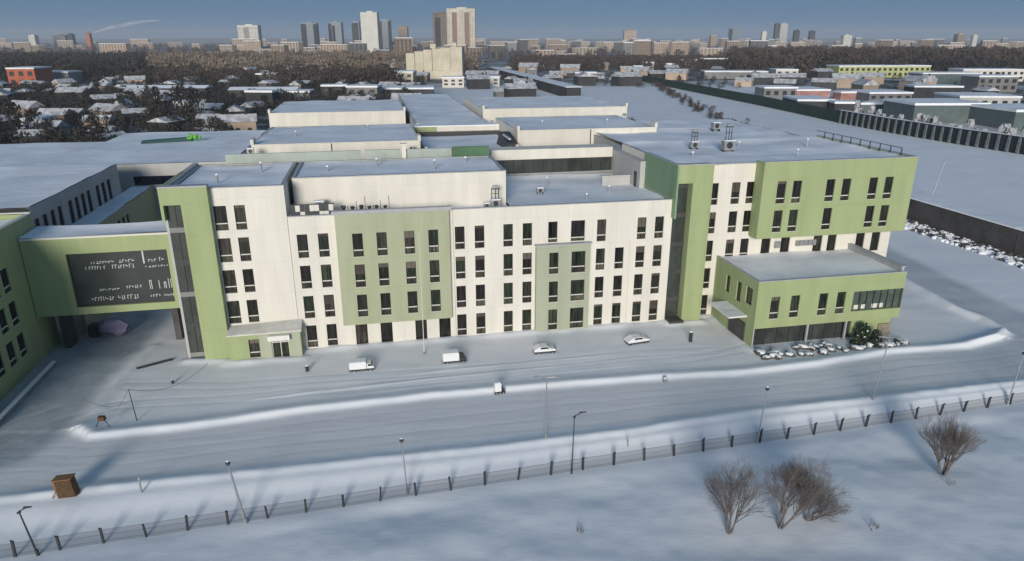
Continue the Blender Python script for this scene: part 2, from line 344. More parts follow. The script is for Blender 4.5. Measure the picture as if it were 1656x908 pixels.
# ------------------------------------------------------------------ building kit
class Bld:
    def __init__(s, name, label, cat, u, v, group=None):
        s.u, s.v = u, v; s.root = thing(name, label, cat, W(u, v), AN, group)
    def part(s, name, mb, m, parent=None, label=None, smooth=False, kind=None):
        mb.shift((s.u, s.v, 0)); return link(name, mb.mesh(name, m, smooth), parent or s.root, label=label, kind=kind)
    def put(s, name, me, u, v, z, rot=0.0, parent=None, label=None):
        return link(name, me, parent or s.root, (u-s.u, v-s.v, z), rot, label=label)
def holes_wall(mb, mp, a0, a1, z0, z1, holes, depth=.28, m=0):
    """a wall face in the plane mp(a, 0, z) with rectangular openings and reveals; mp's 2nd argument goes inward"""
    A = sorted({a0, a1, *[h[0] for h in holes], *[h[1] for h in holes]}); ZZ = sorted({z0, z1, *[h[2] for h in holes], *[h[3] for h in holes]})
    A = [a for a in A if a0-1e-6 <= a <= a1+1e-6]; ZZ = [z for z in ZZ if z0-1e-6 <= z <= z1+1e-6]
    for i in range(len(A)-1):
        for j in range(len(ZZ)-1):
            ca = (A[i]+A[i+1])/2; cz = (ZZ[j]+ZZ[j+1])/2
            if any(h[0] < ca < h[1] and h[2] < cz < h[3] for h in holes): continue
            mb.quad(mp(A[i],0,ZZ[j]), mp(A[i+1],0,ZZ[j]), mp(A[i+1],0,ZZ[j+1]), mp(A[i],0,ZZ[j+1]), m)
    for h in holes:
        p = [(h[0],h[2]),(h[1],h[2]),(h[1],h[3]),(h[0],h[3])]
        for k in range(4):
            q = p[(k+1) % 4]; a = p[k]
            mb.quad(mp(a[0],0,a[1]), mp(a[0],depth,a[1]), mp(q[0],depth,q[1]), mp(q[0],0,q[1]), m)
def roof_sheet(mb, u0, u1, v0, v1, z, drift=.25, step=1.5, seed=0):
    nu = max(2, int((u1-u0)/step)); nv = max(2, int((v1-v0)/step)); base = len(mb.v)
    for j in range(nv+1):
        for i in range(nu+1):
            u = u0+(u1-u0)*i/nu; v = v0+(v1-v0)*j/nv; e = min(u-u0, u1-u, v-v0, v1-v)
            h = drift*math.exp(-e/.9) + .22*noise.noise(Vector((u*.16+seed*3.1, v*.22, seed*1.7)))
            mb.v.append((u, v, z+h))
    for j in range(nv):
        for i in range(nu):
            a = base+j*(nu+1)+i; mb.f.append((a, a+1, a+nu+2, a+nu+1)); mb.m.append(0)
WCACHE = {}
def win_mesh(w, h, fr=.27, pane=PANE, mull=True, lower=True):
    key = (round(w,2), round(h,2), round(fr,2), pane.name, mull, lower)
    if key in WCACHE: return WCACHE[key]
    d = .2; f = MB(); t = .06
    f.box(-w/2, -w/2+t, d-.05, d+.05, 0, h); f.box(w/2-t, w/2, d-.05, d+.05, 0, h)
    f.box(-w/2+t, w/2-t, d-.05, d+.05, h-t, h); f.box(-w/2+t, w/2-t, d-.05, d+.05, 0, t)
    zt = h*fr
    if mull: f.box(-.02, .02, d-.035, d+.03, zt+.05, h-t)
    if lower:
        f.box(-w/2+t, w/2-t, d-.10, d+.05, zt-.055, zt+.055, 1)
        f.box(-w/2-.02, w/2+.02, -.05, d-.052, -.045, -.002, 1)
        for k in range(1, 6): x = -w/2+t+(w-2*t)*k/6; f.box(x-.012, x+.012, d-.03, d+.012, t, zt-.055)
    u = MB(); u.quad((-w/2+t, d+.02, (zt if lower else t)), (w/2-t, d+.02, (zt if lower else t)), (w/2-t, d+.02, h-t), (-w/2+t, d+.02, h-t))
    l = MB(); l.quad((-w/2+t, d+.015, t), (w/2-t, d+.015, t), (w/2-t, d+.015, zt), (-w/2+t, d+.015, zt))
    WCACHE[key] = (f.mesh('window', [FRAMEM, TRANSOM]), u.mesh('pane', pane), l.mesh('lower_pane', SPANDREL) if lower else None)
    return WCACHE[key]
BLIND = mat('pale blind', (.10, .085, .07), .8, .2, 2, objvar=.5)
def window(B, u, v, z, w=1.15, h=2.75, rot=0.0, pane=PANE, fr=.27, mull=True, lower=True):
    me = win_mesh(w, h, fr, pane, mull, lower); o = B.put('window', me[0], u, v, z, rot)
    link('pane', me[1], o)
    if me[2]: link('lower_pane', me[2], o)
    if rnd.random() < .3 and lower:      # a roller blind half drawn behind the glass shows as a paler strip
        hh = rnd.choice((.3, .5, .8, 1.2)); key = ('blind', w, h, hh)
        if key not in WCACHE:
            b = MB(); b.quad((-w/2+.07,.212,h-.06-hh), (w/2-.07,.212,h-.06-hh), (w/2-.07,.212,h-.06), (-w/2+.07,.212,h-.06)); WCACHE[key] = b.mesh('blind', BLIND)
        link('blind', WCACHE[key], o)
    return o
FR = lambda v: (lambda a, d, z: (a, v+d, z))                 # faces the front (-v)
RT = lambda u: (lambda a, d, z: (u-d, a, z))                 # faces +u
LF = lambda u: (lambda a, d, z: (u+d, -a, z))                # faces -u (a = -v)
def hole(c, z, w=1.15, h=2.75): return (c-w/2, c+w/2, z, z+h)
def parapet(B, u0, u1, v0, v1, z, zr, sides='flrk', th=.35, m=None, snowcap=True):
    """coping all round just above the wall head, and the inner faces down to the roof snow"""
    mb = MB(); e = .05
    if 'f' in sides: mb.box(u0-e, u1+e, v0-e, v0+th, z, z+.10)
    if 'k' in sides: mb.box(u0-e, u1+e, v1-th, v1+e, z, z+.10)
    if 'l' in sides: mb.box(u0-e, u0+th, v0+th, v1-th, z, z+.10)
    if 'r' in sides: mb.box(u1-th, u1+e, v0+th, v1-th, z, z+.10)
    B.part('coping', mb, m or COPING)
    mb = MB()
    if 'f' in sides: mb.box(u0+.02, u1-.02, v0+th-.03, v0+th+.05, zr-.4, z-.003)
    if 'k' in sides: mb.box(u0+.02, u1-.02, v1-th-.05, v1-th+.03, zr-.4, z-.003)
    if 'l' in sides: mb.box(u0+th-.03, u0+th+.05, v0+th+.05, v1-th-.05, zr-.4, z-.003)
    if 'r' in sides: mb.box(u1-th-.05, u1-th+.03, v0+th+.05, v1-th-.05, zr-.4, z-.003)
    B.part('parapet', mb, CONC)
def body(B, u0, u1, v0, v1, z0, z1, m, front_holes=(), skip='t', th=.35, left_holes=(), right_holes=()):
    mb = MB()
    holes_wall(mb, FR(v0), u0, u1, z0, z1, list(front_holes))
    holes_wall(mb, RT(u1), v0, v1, z0, z1, list(right_holes))
    holes_wall(mb, LF(u0), -v1, -v0, z0, z1, list(left_holes))
    mb.quad((u1,v1,z0),(u0,v1,z0),(u0,v1,z1),(u1,v1,z1))
    # top ring of the wall
    mb.quad((u0,v0,z1),(u1,v0,z1),(u1,v0+th,z1),(u0,v0+th,z1)); mb.quad((u0,v1-th,z1),(u1,v1-th,z1),(u1,v1,z1),(u0,v1,z1))
    mb.quad((u0,v0+th,z1),(u0+th,v0+th,z1),(u0+th,v1-th,z1),(u0,v1-th,z1)); mb.quad((u1-th,v0+th,z1),(u1,v0+th,z1),(u1,v1-th,z1),(u1-th,v1-th,z1))
    return B.part('wall', mb, m)
def roof(B, u0, u1, v0, v1, z, seed=1, drift=.22, step=1.5, name='roof'):
    mb = MB(); roof_sheet(mb, u0, u1, v0, v1, z, drift, step, seed); return B.part(name, mb, RSNOW, smooth=True)
ROWS = [.30, 4.0, 7.7, 11.4]                # window sills of the four storeys

# ---------------- main wing ----------------
M = Bld('school_wing', 'long cream four storey central wing with green panels between the two green towers', 'building', 20, 5)
cols = [.15, 2.45, 18.0, 20.35, 23.8, 26.15, 35.45, 37.9, 40.65, 42.95]
mh = []; wl = []
for c in cols:
    for k, z in enumerate(ROWS):
        if c == 37.9 and k == 3: continue
        mh.append(hole(c, z)); wl.append((c, 0, z, 1.15, PANE))
for c, w in ((29.3, 1.15), (32.45, 1.75)): mh.append(hole(c, 11.62, w, 2.55)); 
for c in (5.9, 8.85, 13.0, 15.9): mh.append(hole(c, .12, 1.4, 2.7))
UR = 44.6
body(M, -1.2, UR, 0, 20.5, -1.2, 16.2, CREAM, mh)
for c, v, z, w, p in wl: window(M, c, v, z, w, pane=rnd.choice([PANE, PANE, PANE, PANEG]))
for c, w in ((29.3, 1.15), (32.45, 1.75)): window(M, c, 0, 11.62, w, 2.55, fr=.16)
for c in (5.9, 8.85, 13.0, 15.9): window(M, c, 0, .12, 1.4, 2.7, fr=.2, lower=False)
# green projecting box
gh = []
for c in (6.25, 8.95, 12.1, 14.85):
    for z in ROWS[1:]: gh.append(hole(c, z-.05))
mb = MB(); holes_wall(mb, FR(-.6), 3.9, 16.75, 2.95, 16.35, gh)
mb.quad((16.75,-.6,2.95),(16.75,-.003,2.95),(16.75,-.003,16.35),(16.75,-.6,16.35)); mb.quad((3.9,-.003,2.95),(3.9,-.6,2.95),(3.9,-.6,16.35),(3.9,-.003,16.35))
mb.quad((3.9,-.003,2.95),(16.75,-.003,2.95),(16.75,-.6,2.95),(3.9,-.6,2.95)); mb.quad((3.9,-.6,16.35),(16.75,-.6,16.35),(16.75,-.003,16.35),(3.9,-.003,16.35))
M.part('green_box', mb, SAGE, label='sage green projecting panel over three storeys')
for h in gh: window(M, (h[0]+h[1])/2, -.6, h[2], pane=rnd.choice([PANE, PANE, PANEG]))
# grey green portal
ph = []
for c, w in ((29.35, 1.15), (32.45, 1.75)):
    for z in ROWS[:3]: ph.append(hole(c, z+.05, w, 2.7))
mb = MB(); holes_wall(mb, FR(-.6), 27.15, 33.95, -1.0, 11.35, ph)
mb.quad((33.95,-.6,-1),(33.95,-.003,-1),(33.95,-.003,11.35),(33.95,-.6,11.35)); mb.quad((27.15,-.003,-1),(27.15,-.6,-1),(27.15,-.6,11.35),(27.15,-.003,11.35))
M.part('portal', mb, PALEGREEN, label='grey green portal bay with two window columns')
mb = MB(); mb.box(27.0, 34.1, -.75, -.003, 11.352, 11.5); M.part('portal_ledge', mb, COPING)
for h in ph: window(M, (h[0]+h[1])/2, -.6, h[2], h[1]-h[0], 2.7, pane=PANEG)
parapet(M, -1.2, UR, 0, 20.5, 16.2, 15.6, 'flk')
roof(M, -.8, 3.6+20.7, .42, 4.0, 15.55, 2, .15, .8); roof(M, 24.35, UR-.05, .42, 20.1, 15.6, 3, .3, 1.0)
mb = MB(); mb.box(3.6, 16.9, -.66, -.052, 16.352, 16.75); mb.box(16.9, 17.05, -.66, .3, 16.302, 16.75); M.part('parapet_upstand', mb, COPING)
for uu in (39.2, 17.2): mb = MB(); mb.tube((uu, -.07, 0), (uu, -.07, 11.3 if uu > 30 else 16), .05, k=6); M.part('drainpipe', mb, TRANSOM)
# glazed gallery at the back of the terrace
mb = MB(); mb.box(25.5, 43.5, 20.6, 23.5, 14, 18.3); M.part('gallery_glass', mb, CURTAIN)
mb = MB(); mb.box(25.3, 43.6, 20.4, 23.6, 18.302, 19.75); M.part('gallery_fascia', mb, CREAM)
for k in range(13): mb = MB(); x = 25.6+k*17.8/12; mb.box(x-.05, x+.05, 20.5, 20.598, 15.3, 18.298); M.part('mullion', mb, FRAMEM)
mb = MB(); mb.box(43.7, 46.8, 9.3, 23.4, 14, 19.4); M.part('stair_head', mb, GREYW)
mb = MB(); mb.box(39.5, 43.6, 12.5, 12.75, 15, 16.9); mb.box(39.3, 43.6, 12.3, 12.95, 16.902, 17.05); M.part('terrace_screen', mb, GREYW)
mb = MB(); mb.box(43.62, 43.69, 10.4, 11.3, 15.6, 17.8); M.part('roof_door', mb, DARKMETAL)
# set back upper storey
S = Bld('upper_storey', 'set back windowless cream upper storey above the central wing', 'building', 12, 10)
body(S, -.75, 24.3, 4.0, 15.4, 14.9, 19.75, CREAM); roof(S, -.4, 23.95, 4.35, 15.05, 19.55, 4, .15, 1.2)
parapet(S, -.75, 24.3, 4.0, 15.4, 19.75, 19.5, 'flrk')
mb = MB()
for a, b, i in ((-10, 7, 0), (7.6, 12.2, 1), (13, 19, 0)): mb.box(a, b, 16.2+i*.2, 16.6+i*.2, 15, 20.9, 0)
S.part('rear_screen', mb, mat('pale grey green screen', (.36, .41, .38), .7, .15, .4))
mb = MB(); mb.box(12.4, 12.9, 15.6, 16.1, 19.6, 21.6); mb.box(12.2, 13.1, 15.4, 16.3, 21.602, 21.75); S.part('chimney', mb, CREAM)
mb = MB(); mb.box(19.2, 24.3, 16.3, 16.7, 15, 21.0); S.part('green_screen', mb, mat('dark green screen', (.08, .16, .09), .7, .15, .4))

# ---------------- left tower ----------------
L = Bld('stair_tower_block', 'cream end block with tall green frame and glazed strip left of central wing', 'building', -7, 7)
lh = []
for z in ROWS+[15.05]:
    if z > 1: lh += [hole(-8.15, z, 1.35), hole(-6.1, z-.0, 1.15)]
body(L, -13.2, -1.25, .02, 15.4, -1.2, 19.75, CREAM, lh)
for h in lh: window(L, (h[0]+h[1])/2, .02, h[2], h[1]-h[0])
parapet(L, -13.2, -1.25, .02, 15.4, 19.75, 19.4, 'fkr'); roof(L, -12.8, -1.6, .4, 15.0, 19.45, 5, .2, 1.0)
def frame_tower(B, u0, us, u1, zt, zb, gm, slabs=True):
    """L shaped green frame: top band and right slab around a recessed glass strip"""
    mb = MB(); vf, vb = -1.0, -.004
    def bx(a, b, c, d, e, f): mb.box(a, b, c, d, e, f)
    bx(u0, u1, vf, vb, 18.3, zt); bx(us, u1, vf, vb, zb, 18.298)
    bx(u0-.3, u0-.002, vf, 9, 16.6, zt)
    B.part('green_frame', mb, gm)
    mb = MB(); mb.box(u0-.3, u1+.05, vf-.05, vb, zt+.002, zt+.14); B.part('frame_coping', mb, COPING)
    g = MB(); g.box(u0, us-.002, -.12, -.01, -1, 18.298); gl = B.part('glass_strip', g, CURTAIN)
    for k in range(6):
        b = MB(); z = .9+3.7*k-.6
        if z < 17.9: b.box(u0+.02, us-.02, -.2, -.122, z+.0, z+.55); B.part('spandrel_band', b, DARKMETAL if k % 2 else CONC, gl)
    b = MB(); b.box((u0+us)/2-.04, (u0+us)/2+.04, -.19, -.121, 0, 18.2); B.part('mullion', b, FRAMEM, gl)
frame_tower(L, -13.5, -11.75, -8.95, 20.15, -1.2, GREEN)
mb = MB(); mb.box(-13.8, -13.22, .003, 15.4, -1.2, 20.1); L.part('side_wall', mb, GREYW)
# entrance block at its foot
E_ = Bld('entrance_porch', 'low green entrance porch with snowy roof and white canopy below the cream end block', 'building', -5, -1)
eh = [(-6.7, -5.55, .35, 2.6), (-4.2, -2.3, .05, 2.35)]
body(E_, -8.9, -.95, -1.8, -.02, -1.0, 3.15, GREEN, eh)
mb = MB(); mb.hexa([(-9.0,-1.9,3.16),(-.8,-1.9,3.16),(-.8,-.03,3.16),(-9.0,-.03,3.16),(-9.0,-1.9,3.3),(-.8,-1.9,3.4),(-.8,-.03,4.0),(-9.0,-.03,3.75)]); E_.part('roof', mb, mat('grimy snow slab', (.56,.55,.51), .85, .15, .8))
mb = MB(); mb.box(-4.5, -2.1, -2.45, -1.83, 2.45, 3.05); E_.part('canopy', mb, mat('white canopy panels', (.68,.68,.64), .6, .1, 1))
for a, b_ in ((-2.2,-.97),(-5.5,-4.25)): mb = MB(); mb.box(a, b_, -1.83, -1.803, 0, 3.1); E_.part('side_panel', mb, PALEGREEN)
window(E_, -6.12, -1.8, .35, 1.15, 2.25)
mb = MB(); mb.box(-4.2,-2.3,-1.6,-1.52,.05,2.35); d_ = E_.part('door', mb, PANEG)
for x in (-4.2, -3.28, -2.38): mb = MB(); mb.box(x, x+.08, -1.68, -1.602, .05, 2.35); E_.part('door_frame', mb, TRANSOM, d_)
mb = MB(); mb.box(-4.2,-2.3,-1.7,-1.602,1.95,2.05); E_.part('door_transom', mb, TRANSOM, d_)

# ---------------- right block ----------------
Q = Bld('corner_block', 'five storey right hand block with a large light green box overhanging its cream lower floors', 'building', 60, 8)
qh = []; RZ = [.3+3.72*k for k in range(5)]
for k, z in enumerate(RZ):
    qh.append(hole(50.15, z, 1.15, 2.75))
    if k > 1: qh += [hole(53.1, z), hole(55.15, z)]
for c in (58.2, 61.0, 65.75, 67.85, 72.1, 74.45): qh.append(hole(c, RZ[2], 1.3, 2.75))
body(Q, 44.7, 76.6, .5, 19.5, -1.2, 20.3, CREAM, qh)
for h in qh: window(Q, (h[0]+h[1])/2, .5, h[2], h[1]-h[0], lower=(h[0] < 56))
bh = []
for c in (58.15, 60.3, 64.95, 67.2, 71.05, 73.3): bh.append(hole(c, 15.45, 1.2, 2.8))
for c in (58.15, 60.3, 65.1, 71.25, 73.4): bh.append(hole(c, 11.75, 1.2, 2.8))
mb = MB(); u0, u1, z0, z1 = 55.5, 76.9, 10.95, 20.65
holes_wall(mb, FR(-1.5), u0, u1, z0, z1, bh)
mb.quad((u1,-1.5,z0),(u1,19.6,z0),(u1,19.6,z1),(u1,-1.5,z1)); mb.quad((u0,.497,z0),(u0,-1.5,z0),(u0,-1.5,z1),(u0,.497,z1))
mb.quad((u0,.497,z0),(u1,.497,z0),(u1,-1.5,z0),(u0,-1.5,z0)); mb.quad((u0,-1.5,z1),(u1,-1.5,z1),(u1,-1.15,z1),(u0,-1.15,z1)); mb.quad((u0,-1.15,z1),(u1,-1.15,z1),(u1,-1.15,20.0),(u0,-1.15,20.0)); 
mb.quad((u1-.35,-1.15,z1),(u1,-1.15,z1),(u1,19.6,z1),(u1-.35,19.6,z1)); mb.quad((u1-.35,-1.15,20),(u1-.35,-1.15,z1),(u1-.35,19.6,z1),(u1-.35,19.6,20))
Q.part('green_box', mb, GREEN, label='large light green overhanging box')
for h in bh: window(Q, (h[0]+h[1])/2, -1.5, h[2], 1.2, 2.8, fr=.22, pane=rnd.choice([PANE, PANEG, PANE]))
mb = MB(); mb.box(u0-.05, u1+.05, -1.55, -1.1, z1+.002, z1+.09); mb.box(u1-.4, u1+.05, -1.1, 19.6, z1+.002, z1+.09); Q.part('coping', mb, COPING)
roof(Q, 44.75, 76.52, -.45, 19.48, 20.2, 7, .3, 1.1); roof(Q, 55.5, 76.5, -1.12, -.4, 20.3, 7, .1, .6)
mb = MB()
for k in range(9):
    v = 1+2.05*k; mb.box(u1-.50, u1-.38, v, v+.08, 20.2, 21.5)
mb.box(u1-.47, u1-.41, 1, 19.5, 21.42, 21.5); Q.part('roof_railing', mb, DARKMETAL)
def _ft():
    mb = MB(); vf = -1.0
    mb.box(44.62, 49.1, vf, .496, 18.35, 20.55); mb.box(46.5, 49.1, vf, .496, -1.2, 18.348)
    Q.part('green_frame', mb, GREEN, label='green frame beside the recessed glass strip')
    mb = MB(); mb.box(44.4, 44.618, vf, 9.6, 14.0, 20.55); Q.part('side_wall', mb, wall_mat('shaded green side panels', (.22, .32, .20)))  # frame green in a darker, bluer tone: shade painted into this side
    g = MB(); g.box(44.72, 46.498, .30, .497, -1, 18.348); gl = Q.part('glass_strip', g, CURTAIN)
    for k in range(5):
        b = MB(); b.box(44.74, 46.48, .2, .298, 3.0+3.72*k-.3, 3.0+3.72*k+.3); Q.part('spandrel_band', b, DCONC, gl)
    b = MB(); b.box(44.35, 49.15, vf-.06, -.65, 20.552, 20.68); b.box(44.35, 44.7, -.648, 9, 20.552, 20.68); Q.part('coping', b, COPING)
_ft()
b = MB(); b.box(44.6, 46.6, -1.6, .1, -.6, .5); Q.part('plinth', b, DCONC)
for c in (59.8,): b = MB(); b.box(c-.4, c+.4, .3, .497, 9.0, 9.9); Q.part('vent_grille', b, GALV)
for k in range(5): b = MB(); c = 62.45+.62*k; b.box(c, c+.5, .32, .497, 9.1, 9.85); Q.part('vent_grille', b, GALV)
# rear roof of the right block, lower
Q2 = Bld('rear_block', 'low roofed block behind the corner block', 'building', 55, 30)
body(Q2, 46.9, 76.0, 19.6, 43, -.5, 19.0, GREYW); roof(Q2, 47.2, 75.7, 19.9, 42.7, 19.1, 9, .25, 1.6)

# ---------------- low annex ----------------
A_ = Bld('annex', 'low light green annex with snowy flat roof in front of the right block', 'building', 60, -5)
az0, az1 = 2.5, 8.35; au0, au1, av0, av1 = 51.4, 70.9, -10.0, .45
ah = [hole(c, 3.65, 1.15, 2.75) for c in (53.8, 56.4, 60.1, 62.5)] + [(64.1, au1, 3.75, 6.3)]
mb = MB(); holes_wall(mb, FR(av0), au0, au1, az0, az1, ah, .3)
sh = [(2.5, 3.5, 4.7, 6.9), (5.2, 6.3, 4.5, 7.0), (7.4, 8.9, 5.0, 7.1)]
holes_wall(mb, LF(au0), -av1, -av0, -1.2, az1, sh)
mb.quad((au1,av0,az0),(au1,av1,az0),(au1,av1,3.75),(au1,av0,3.75)); mb.quad((au1,av0,6.3),(au1,av1,6.3),(au1,av1,az1),(au1,av0,az1)); mb.quad((au1,-5,3.75),(au1,av1,3.75),(au1,av1,6.3),(au1,-5,6.3))
mb.quad((au0,av1,az0),(au1,av1,az0),(au1,av0,az0),(au0,av0,az0))
for a in ((au0,au1,av0,av0+.35),(au0,au0+.35,av0+.35,av1),(au1-.35,au1,av0+.35,av1)): mb.quad((a[0],a[2],az1),(a[1],a[2],az1),(a[1],a[3],az1),(a[0],a[3],az1))
A_.part('wall', mb, GREEN)
for h in ah[:4]: window(A_, (h[0]+h[1])/2, av0, h[2], pane=PANEG, fr=.25)
for h in sh: window(A_, au0, -(h[0]+h[1])/2, h[2], h[1]-h[0], h[3]-h[2], rot=R(-90), pane=PANEG, mull=False, lower=False)
mb = MB(); mb.quad((64.1,av0+.2,3.75),(au1-.12,av0+.2,3.75),(au1-.12,av0+.2,6.3),(64.1,av0+.2,6.3)); mb.quad((au1-.12,av0+.2,3.75),(au1-.12,-5,3.75),(au1-.12,-5,6.3),(au1-.12,av0+.2,6.3))
bw = A_.part('band_window', mb, mat('grey green band glass', (.07,.095,.075), .12, .5, .8, 0, 1, .5))
for k in range(8): b = MB(); x = 64.15+k*.94; b.box(x, x+.06, av0+.08, av0+.198, 3.76, 6.29); A_.part('mullion', b, FRAMEM, bw)
for x, w in ((64.5,.7),(65.5,.6),(66.9,.8),(67.9,.6)): b = MB(); b.box(x, x+w, av0+.15, av0+.196, 3.95, 4.5); A_.part('pale_panel', b, TRANSOM, bw)  # plain pale panels set against the band glass
# ground floor
g0 = -9.1
mb = MB(); mb.box(au0+.4, 65.0, g0, g0+.15, -1.2, 2.497); gf = A_.part('ground_glazing', mb, CURTAIN)
for k in range(9): b = MB(); x = au0+.45+k*1.6; b.box(x, x+.07, g0-.08, g0-.002, -1, 2.49); A_.part('mullion', b, FRAMEM, gf)
mb = MB(); mb.box(65.02, 70.4, -9.3, -8.6, -1.2, 2.497); mb.box(70.0, 70.4, -8.598, .4, -1.2, 2.497); A_.part('lower_wall', mb, GREEN)
for x in (au0+.15, 58.7, 63.9): b = MB(); b.box(x-.11, x+.11, -9.85, -9.6, -1.2, 2.497); A_.part('column', b, COPING)
b = MB(); b.box(68.8, 70.5, -9.5, -9.302, -1.0, 1.5); A_.part('stone_panel', b, mat('brown stone panel', (.25,.21,.16), .85, .3, 2, .3, 6))
roof(A_, au0+.3, au1-.3, av0+.3, av1, 8.12, 11, .18, .8)
b = MB(); b.box(au0-.05, au1+.05, av0-.05, av0+.3, az1+.002, az1+.10); b.box(au0-.05, au0+.3, av0+.302, av1, az1+.002, az1+.1); A_.part('coping', b, COPING)
b = MB(); b.box(au1-.5, au1-.15, av0+.35, av1, az1-.2, az1+.55); b.box(au1-.6, au1+.05, av0+.32, av1, az1+.552, az1+.66); A_.part('side_parapet', b, COPING)
b = MB(); b.box(49.0, au0-.002, -8.3, -3.3, 3.35, 3.5); A_.part('canopy', b, TRANSOM)
b = MB(); roof_sheet(b, 48.98, au0-.01, -8.32, -3.28, 3.56, 0, .6, 5); b.box(48.98, au0-.01, -8.32, -3.28, 3.502, 3.56); A_.part('canopy_snow', b, RSNOW)
b = MB(); b.box(au0-.12, au0-.003, -8.2, -4.4, -.8, 2.5); A_.part('side_door', b, DCONC)

# ---------------- bridge ----------------
Br = Bld('bridge_building', 'light green enclosed bridge with a huge dark window over the street on the left', 'building', -22, 6)
bu0, bu1, bv0, bv1, bz0, bz1 = -30.2, -13.9, 4.0, 9.0, 4.9, 14.0
bw_h = [(-25.9, -15.35, 5.75, 12.15)]
mb = MB(); holes_wall(mb, FR(bv0), bu0, bu1, bz0, bz1, bw_h, .45)
mb.quad((bu1,bv0,bz0),(bu1,bv1,bz0),(bu1,bv1,bz1),(bu1,bv0,bz1)); mb.quad((bu1,bv1,bz0),(bu0,bv1,bz0),(bu0,bv1,bz1),(bu1,bv1,bz1)); mb.quad((bu0,bv1,bz0),(bu1,bv1,bz0),(bu1,bv0,bz0),(bu0,bv0,bz0))
Br.part('wall', mb, GREEN); roof(Br, bu0, bu1, bv0-.12, bv1, bz1+.1, 12, .2, .7)
b = MB(); b.box(bu0, bu1+.05, bv0-.1, bv0+.2, bz1-.05, bz1+.16); Br.part('coping', b, TRANSOM)
b = MB(); b.quad((-25.9,bv0+.4,5.75),(-15.35,bv0+.4,5.75),(-15.35,bv0+.4,12.15),(-25.9,bv0+.4,12.15)); bw = Br.part('large_window', b, mat('dark grey window glass', (.045,.052,.052), .15, .25, .3, 0, 1, .5))
b = MB()
for a in ((-25.9,-25.8,5.75,12.15),(-15.45,-15.35,5.75,12.15),(-25.8,-15.45,12.05,12.15),(-25.8,-15.45,5.75,5.85)): b.box(a[0],a[1],bv0+.3,bv0+.398,a[2],a[3])
Br.part('window_frame', b, FRAMEM, bw)
b = MB(); rr = random.Random(4)      # pale reflections on the glass, built as rows of small marks
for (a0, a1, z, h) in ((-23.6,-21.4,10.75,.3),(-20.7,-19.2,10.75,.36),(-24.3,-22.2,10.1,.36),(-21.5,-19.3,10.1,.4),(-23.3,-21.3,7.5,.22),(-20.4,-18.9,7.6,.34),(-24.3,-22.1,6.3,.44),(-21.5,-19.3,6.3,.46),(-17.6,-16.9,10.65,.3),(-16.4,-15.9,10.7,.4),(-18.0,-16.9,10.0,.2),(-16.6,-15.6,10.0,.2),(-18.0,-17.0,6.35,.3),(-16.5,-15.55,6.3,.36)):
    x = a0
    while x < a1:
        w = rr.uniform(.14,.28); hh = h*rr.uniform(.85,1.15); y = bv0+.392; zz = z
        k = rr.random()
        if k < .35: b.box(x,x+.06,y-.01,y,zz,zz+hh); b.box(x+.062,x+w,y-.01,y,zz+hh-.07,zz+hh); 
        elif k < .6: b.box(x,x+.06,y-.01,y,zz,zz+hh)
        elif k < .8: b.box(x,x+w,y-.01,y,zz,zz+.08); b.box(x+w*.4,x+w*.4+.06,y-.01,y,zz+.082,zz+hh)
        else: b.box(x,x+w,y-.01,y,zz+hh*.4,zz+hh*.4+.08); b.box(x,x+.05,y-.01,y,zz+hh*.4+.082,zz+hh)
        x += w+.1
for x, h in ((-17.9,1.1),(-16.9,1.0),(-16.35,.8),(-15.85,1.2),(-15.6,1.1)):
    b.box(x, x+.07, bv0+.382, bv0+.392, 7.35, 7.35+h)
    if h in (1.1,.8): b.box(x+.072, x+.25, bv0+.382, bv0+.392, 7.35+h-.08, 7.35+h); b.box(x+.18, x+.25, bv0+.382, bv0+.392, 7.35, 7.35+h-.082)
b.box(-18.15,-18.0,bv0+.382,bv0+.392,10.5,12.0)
Br.part('reflection_marks', b, mat('white reflection marks', (.55,.57,.55), .6), bw, kind='stuff')
for u in (-28.6, -16.2): b = MB(); b.box(u-.35, u+.35, 6, 8, -1, 4.897); Br.part('pier', b, DCONC)

T = thing('tarpaulin_bundle', 'pale purple tarpaulin bundle on the street below the bridge', 'tarpaulin', W(-24.6,9.5), AN)
b = MB(); b.blob((0,0,.9),1.7,1.0,1.1,3,.3,0,9,5); link('sheet', b.mesh('sheet', mat('pale purple sheet', (.26,.24,.38), .8, .2, 1, .4, 2)), T); b = MB(); b.box(-2.6,-1.6,-.6,.6,0,1.5); link('crate', b.mesh('crate', DARKMETAL), T)
T = thing('beam', 'dark beam lying on the snow right of the street', 'beam', W(-17.2,-.8), AN+R(28)); b = MB(); b.box(-1.9,1.9,-.12,.12,0,.22); link('timber', b.mesh('timber', DARKMETAL), T)
T = thing('low_wall', 'low snow topped kerb wall along the left building', 'wall', W(-28.2,-6), AN); b = MB(); b.box(-.15,.15,-7,7,-.3,.55); link('wall', b.mesh('wall', CONC), T); b = MB(); b.box(-.2,.2,-7,7,.552,.68); link('snow_cap', b.mesh('snow_cap', SNOW), T)
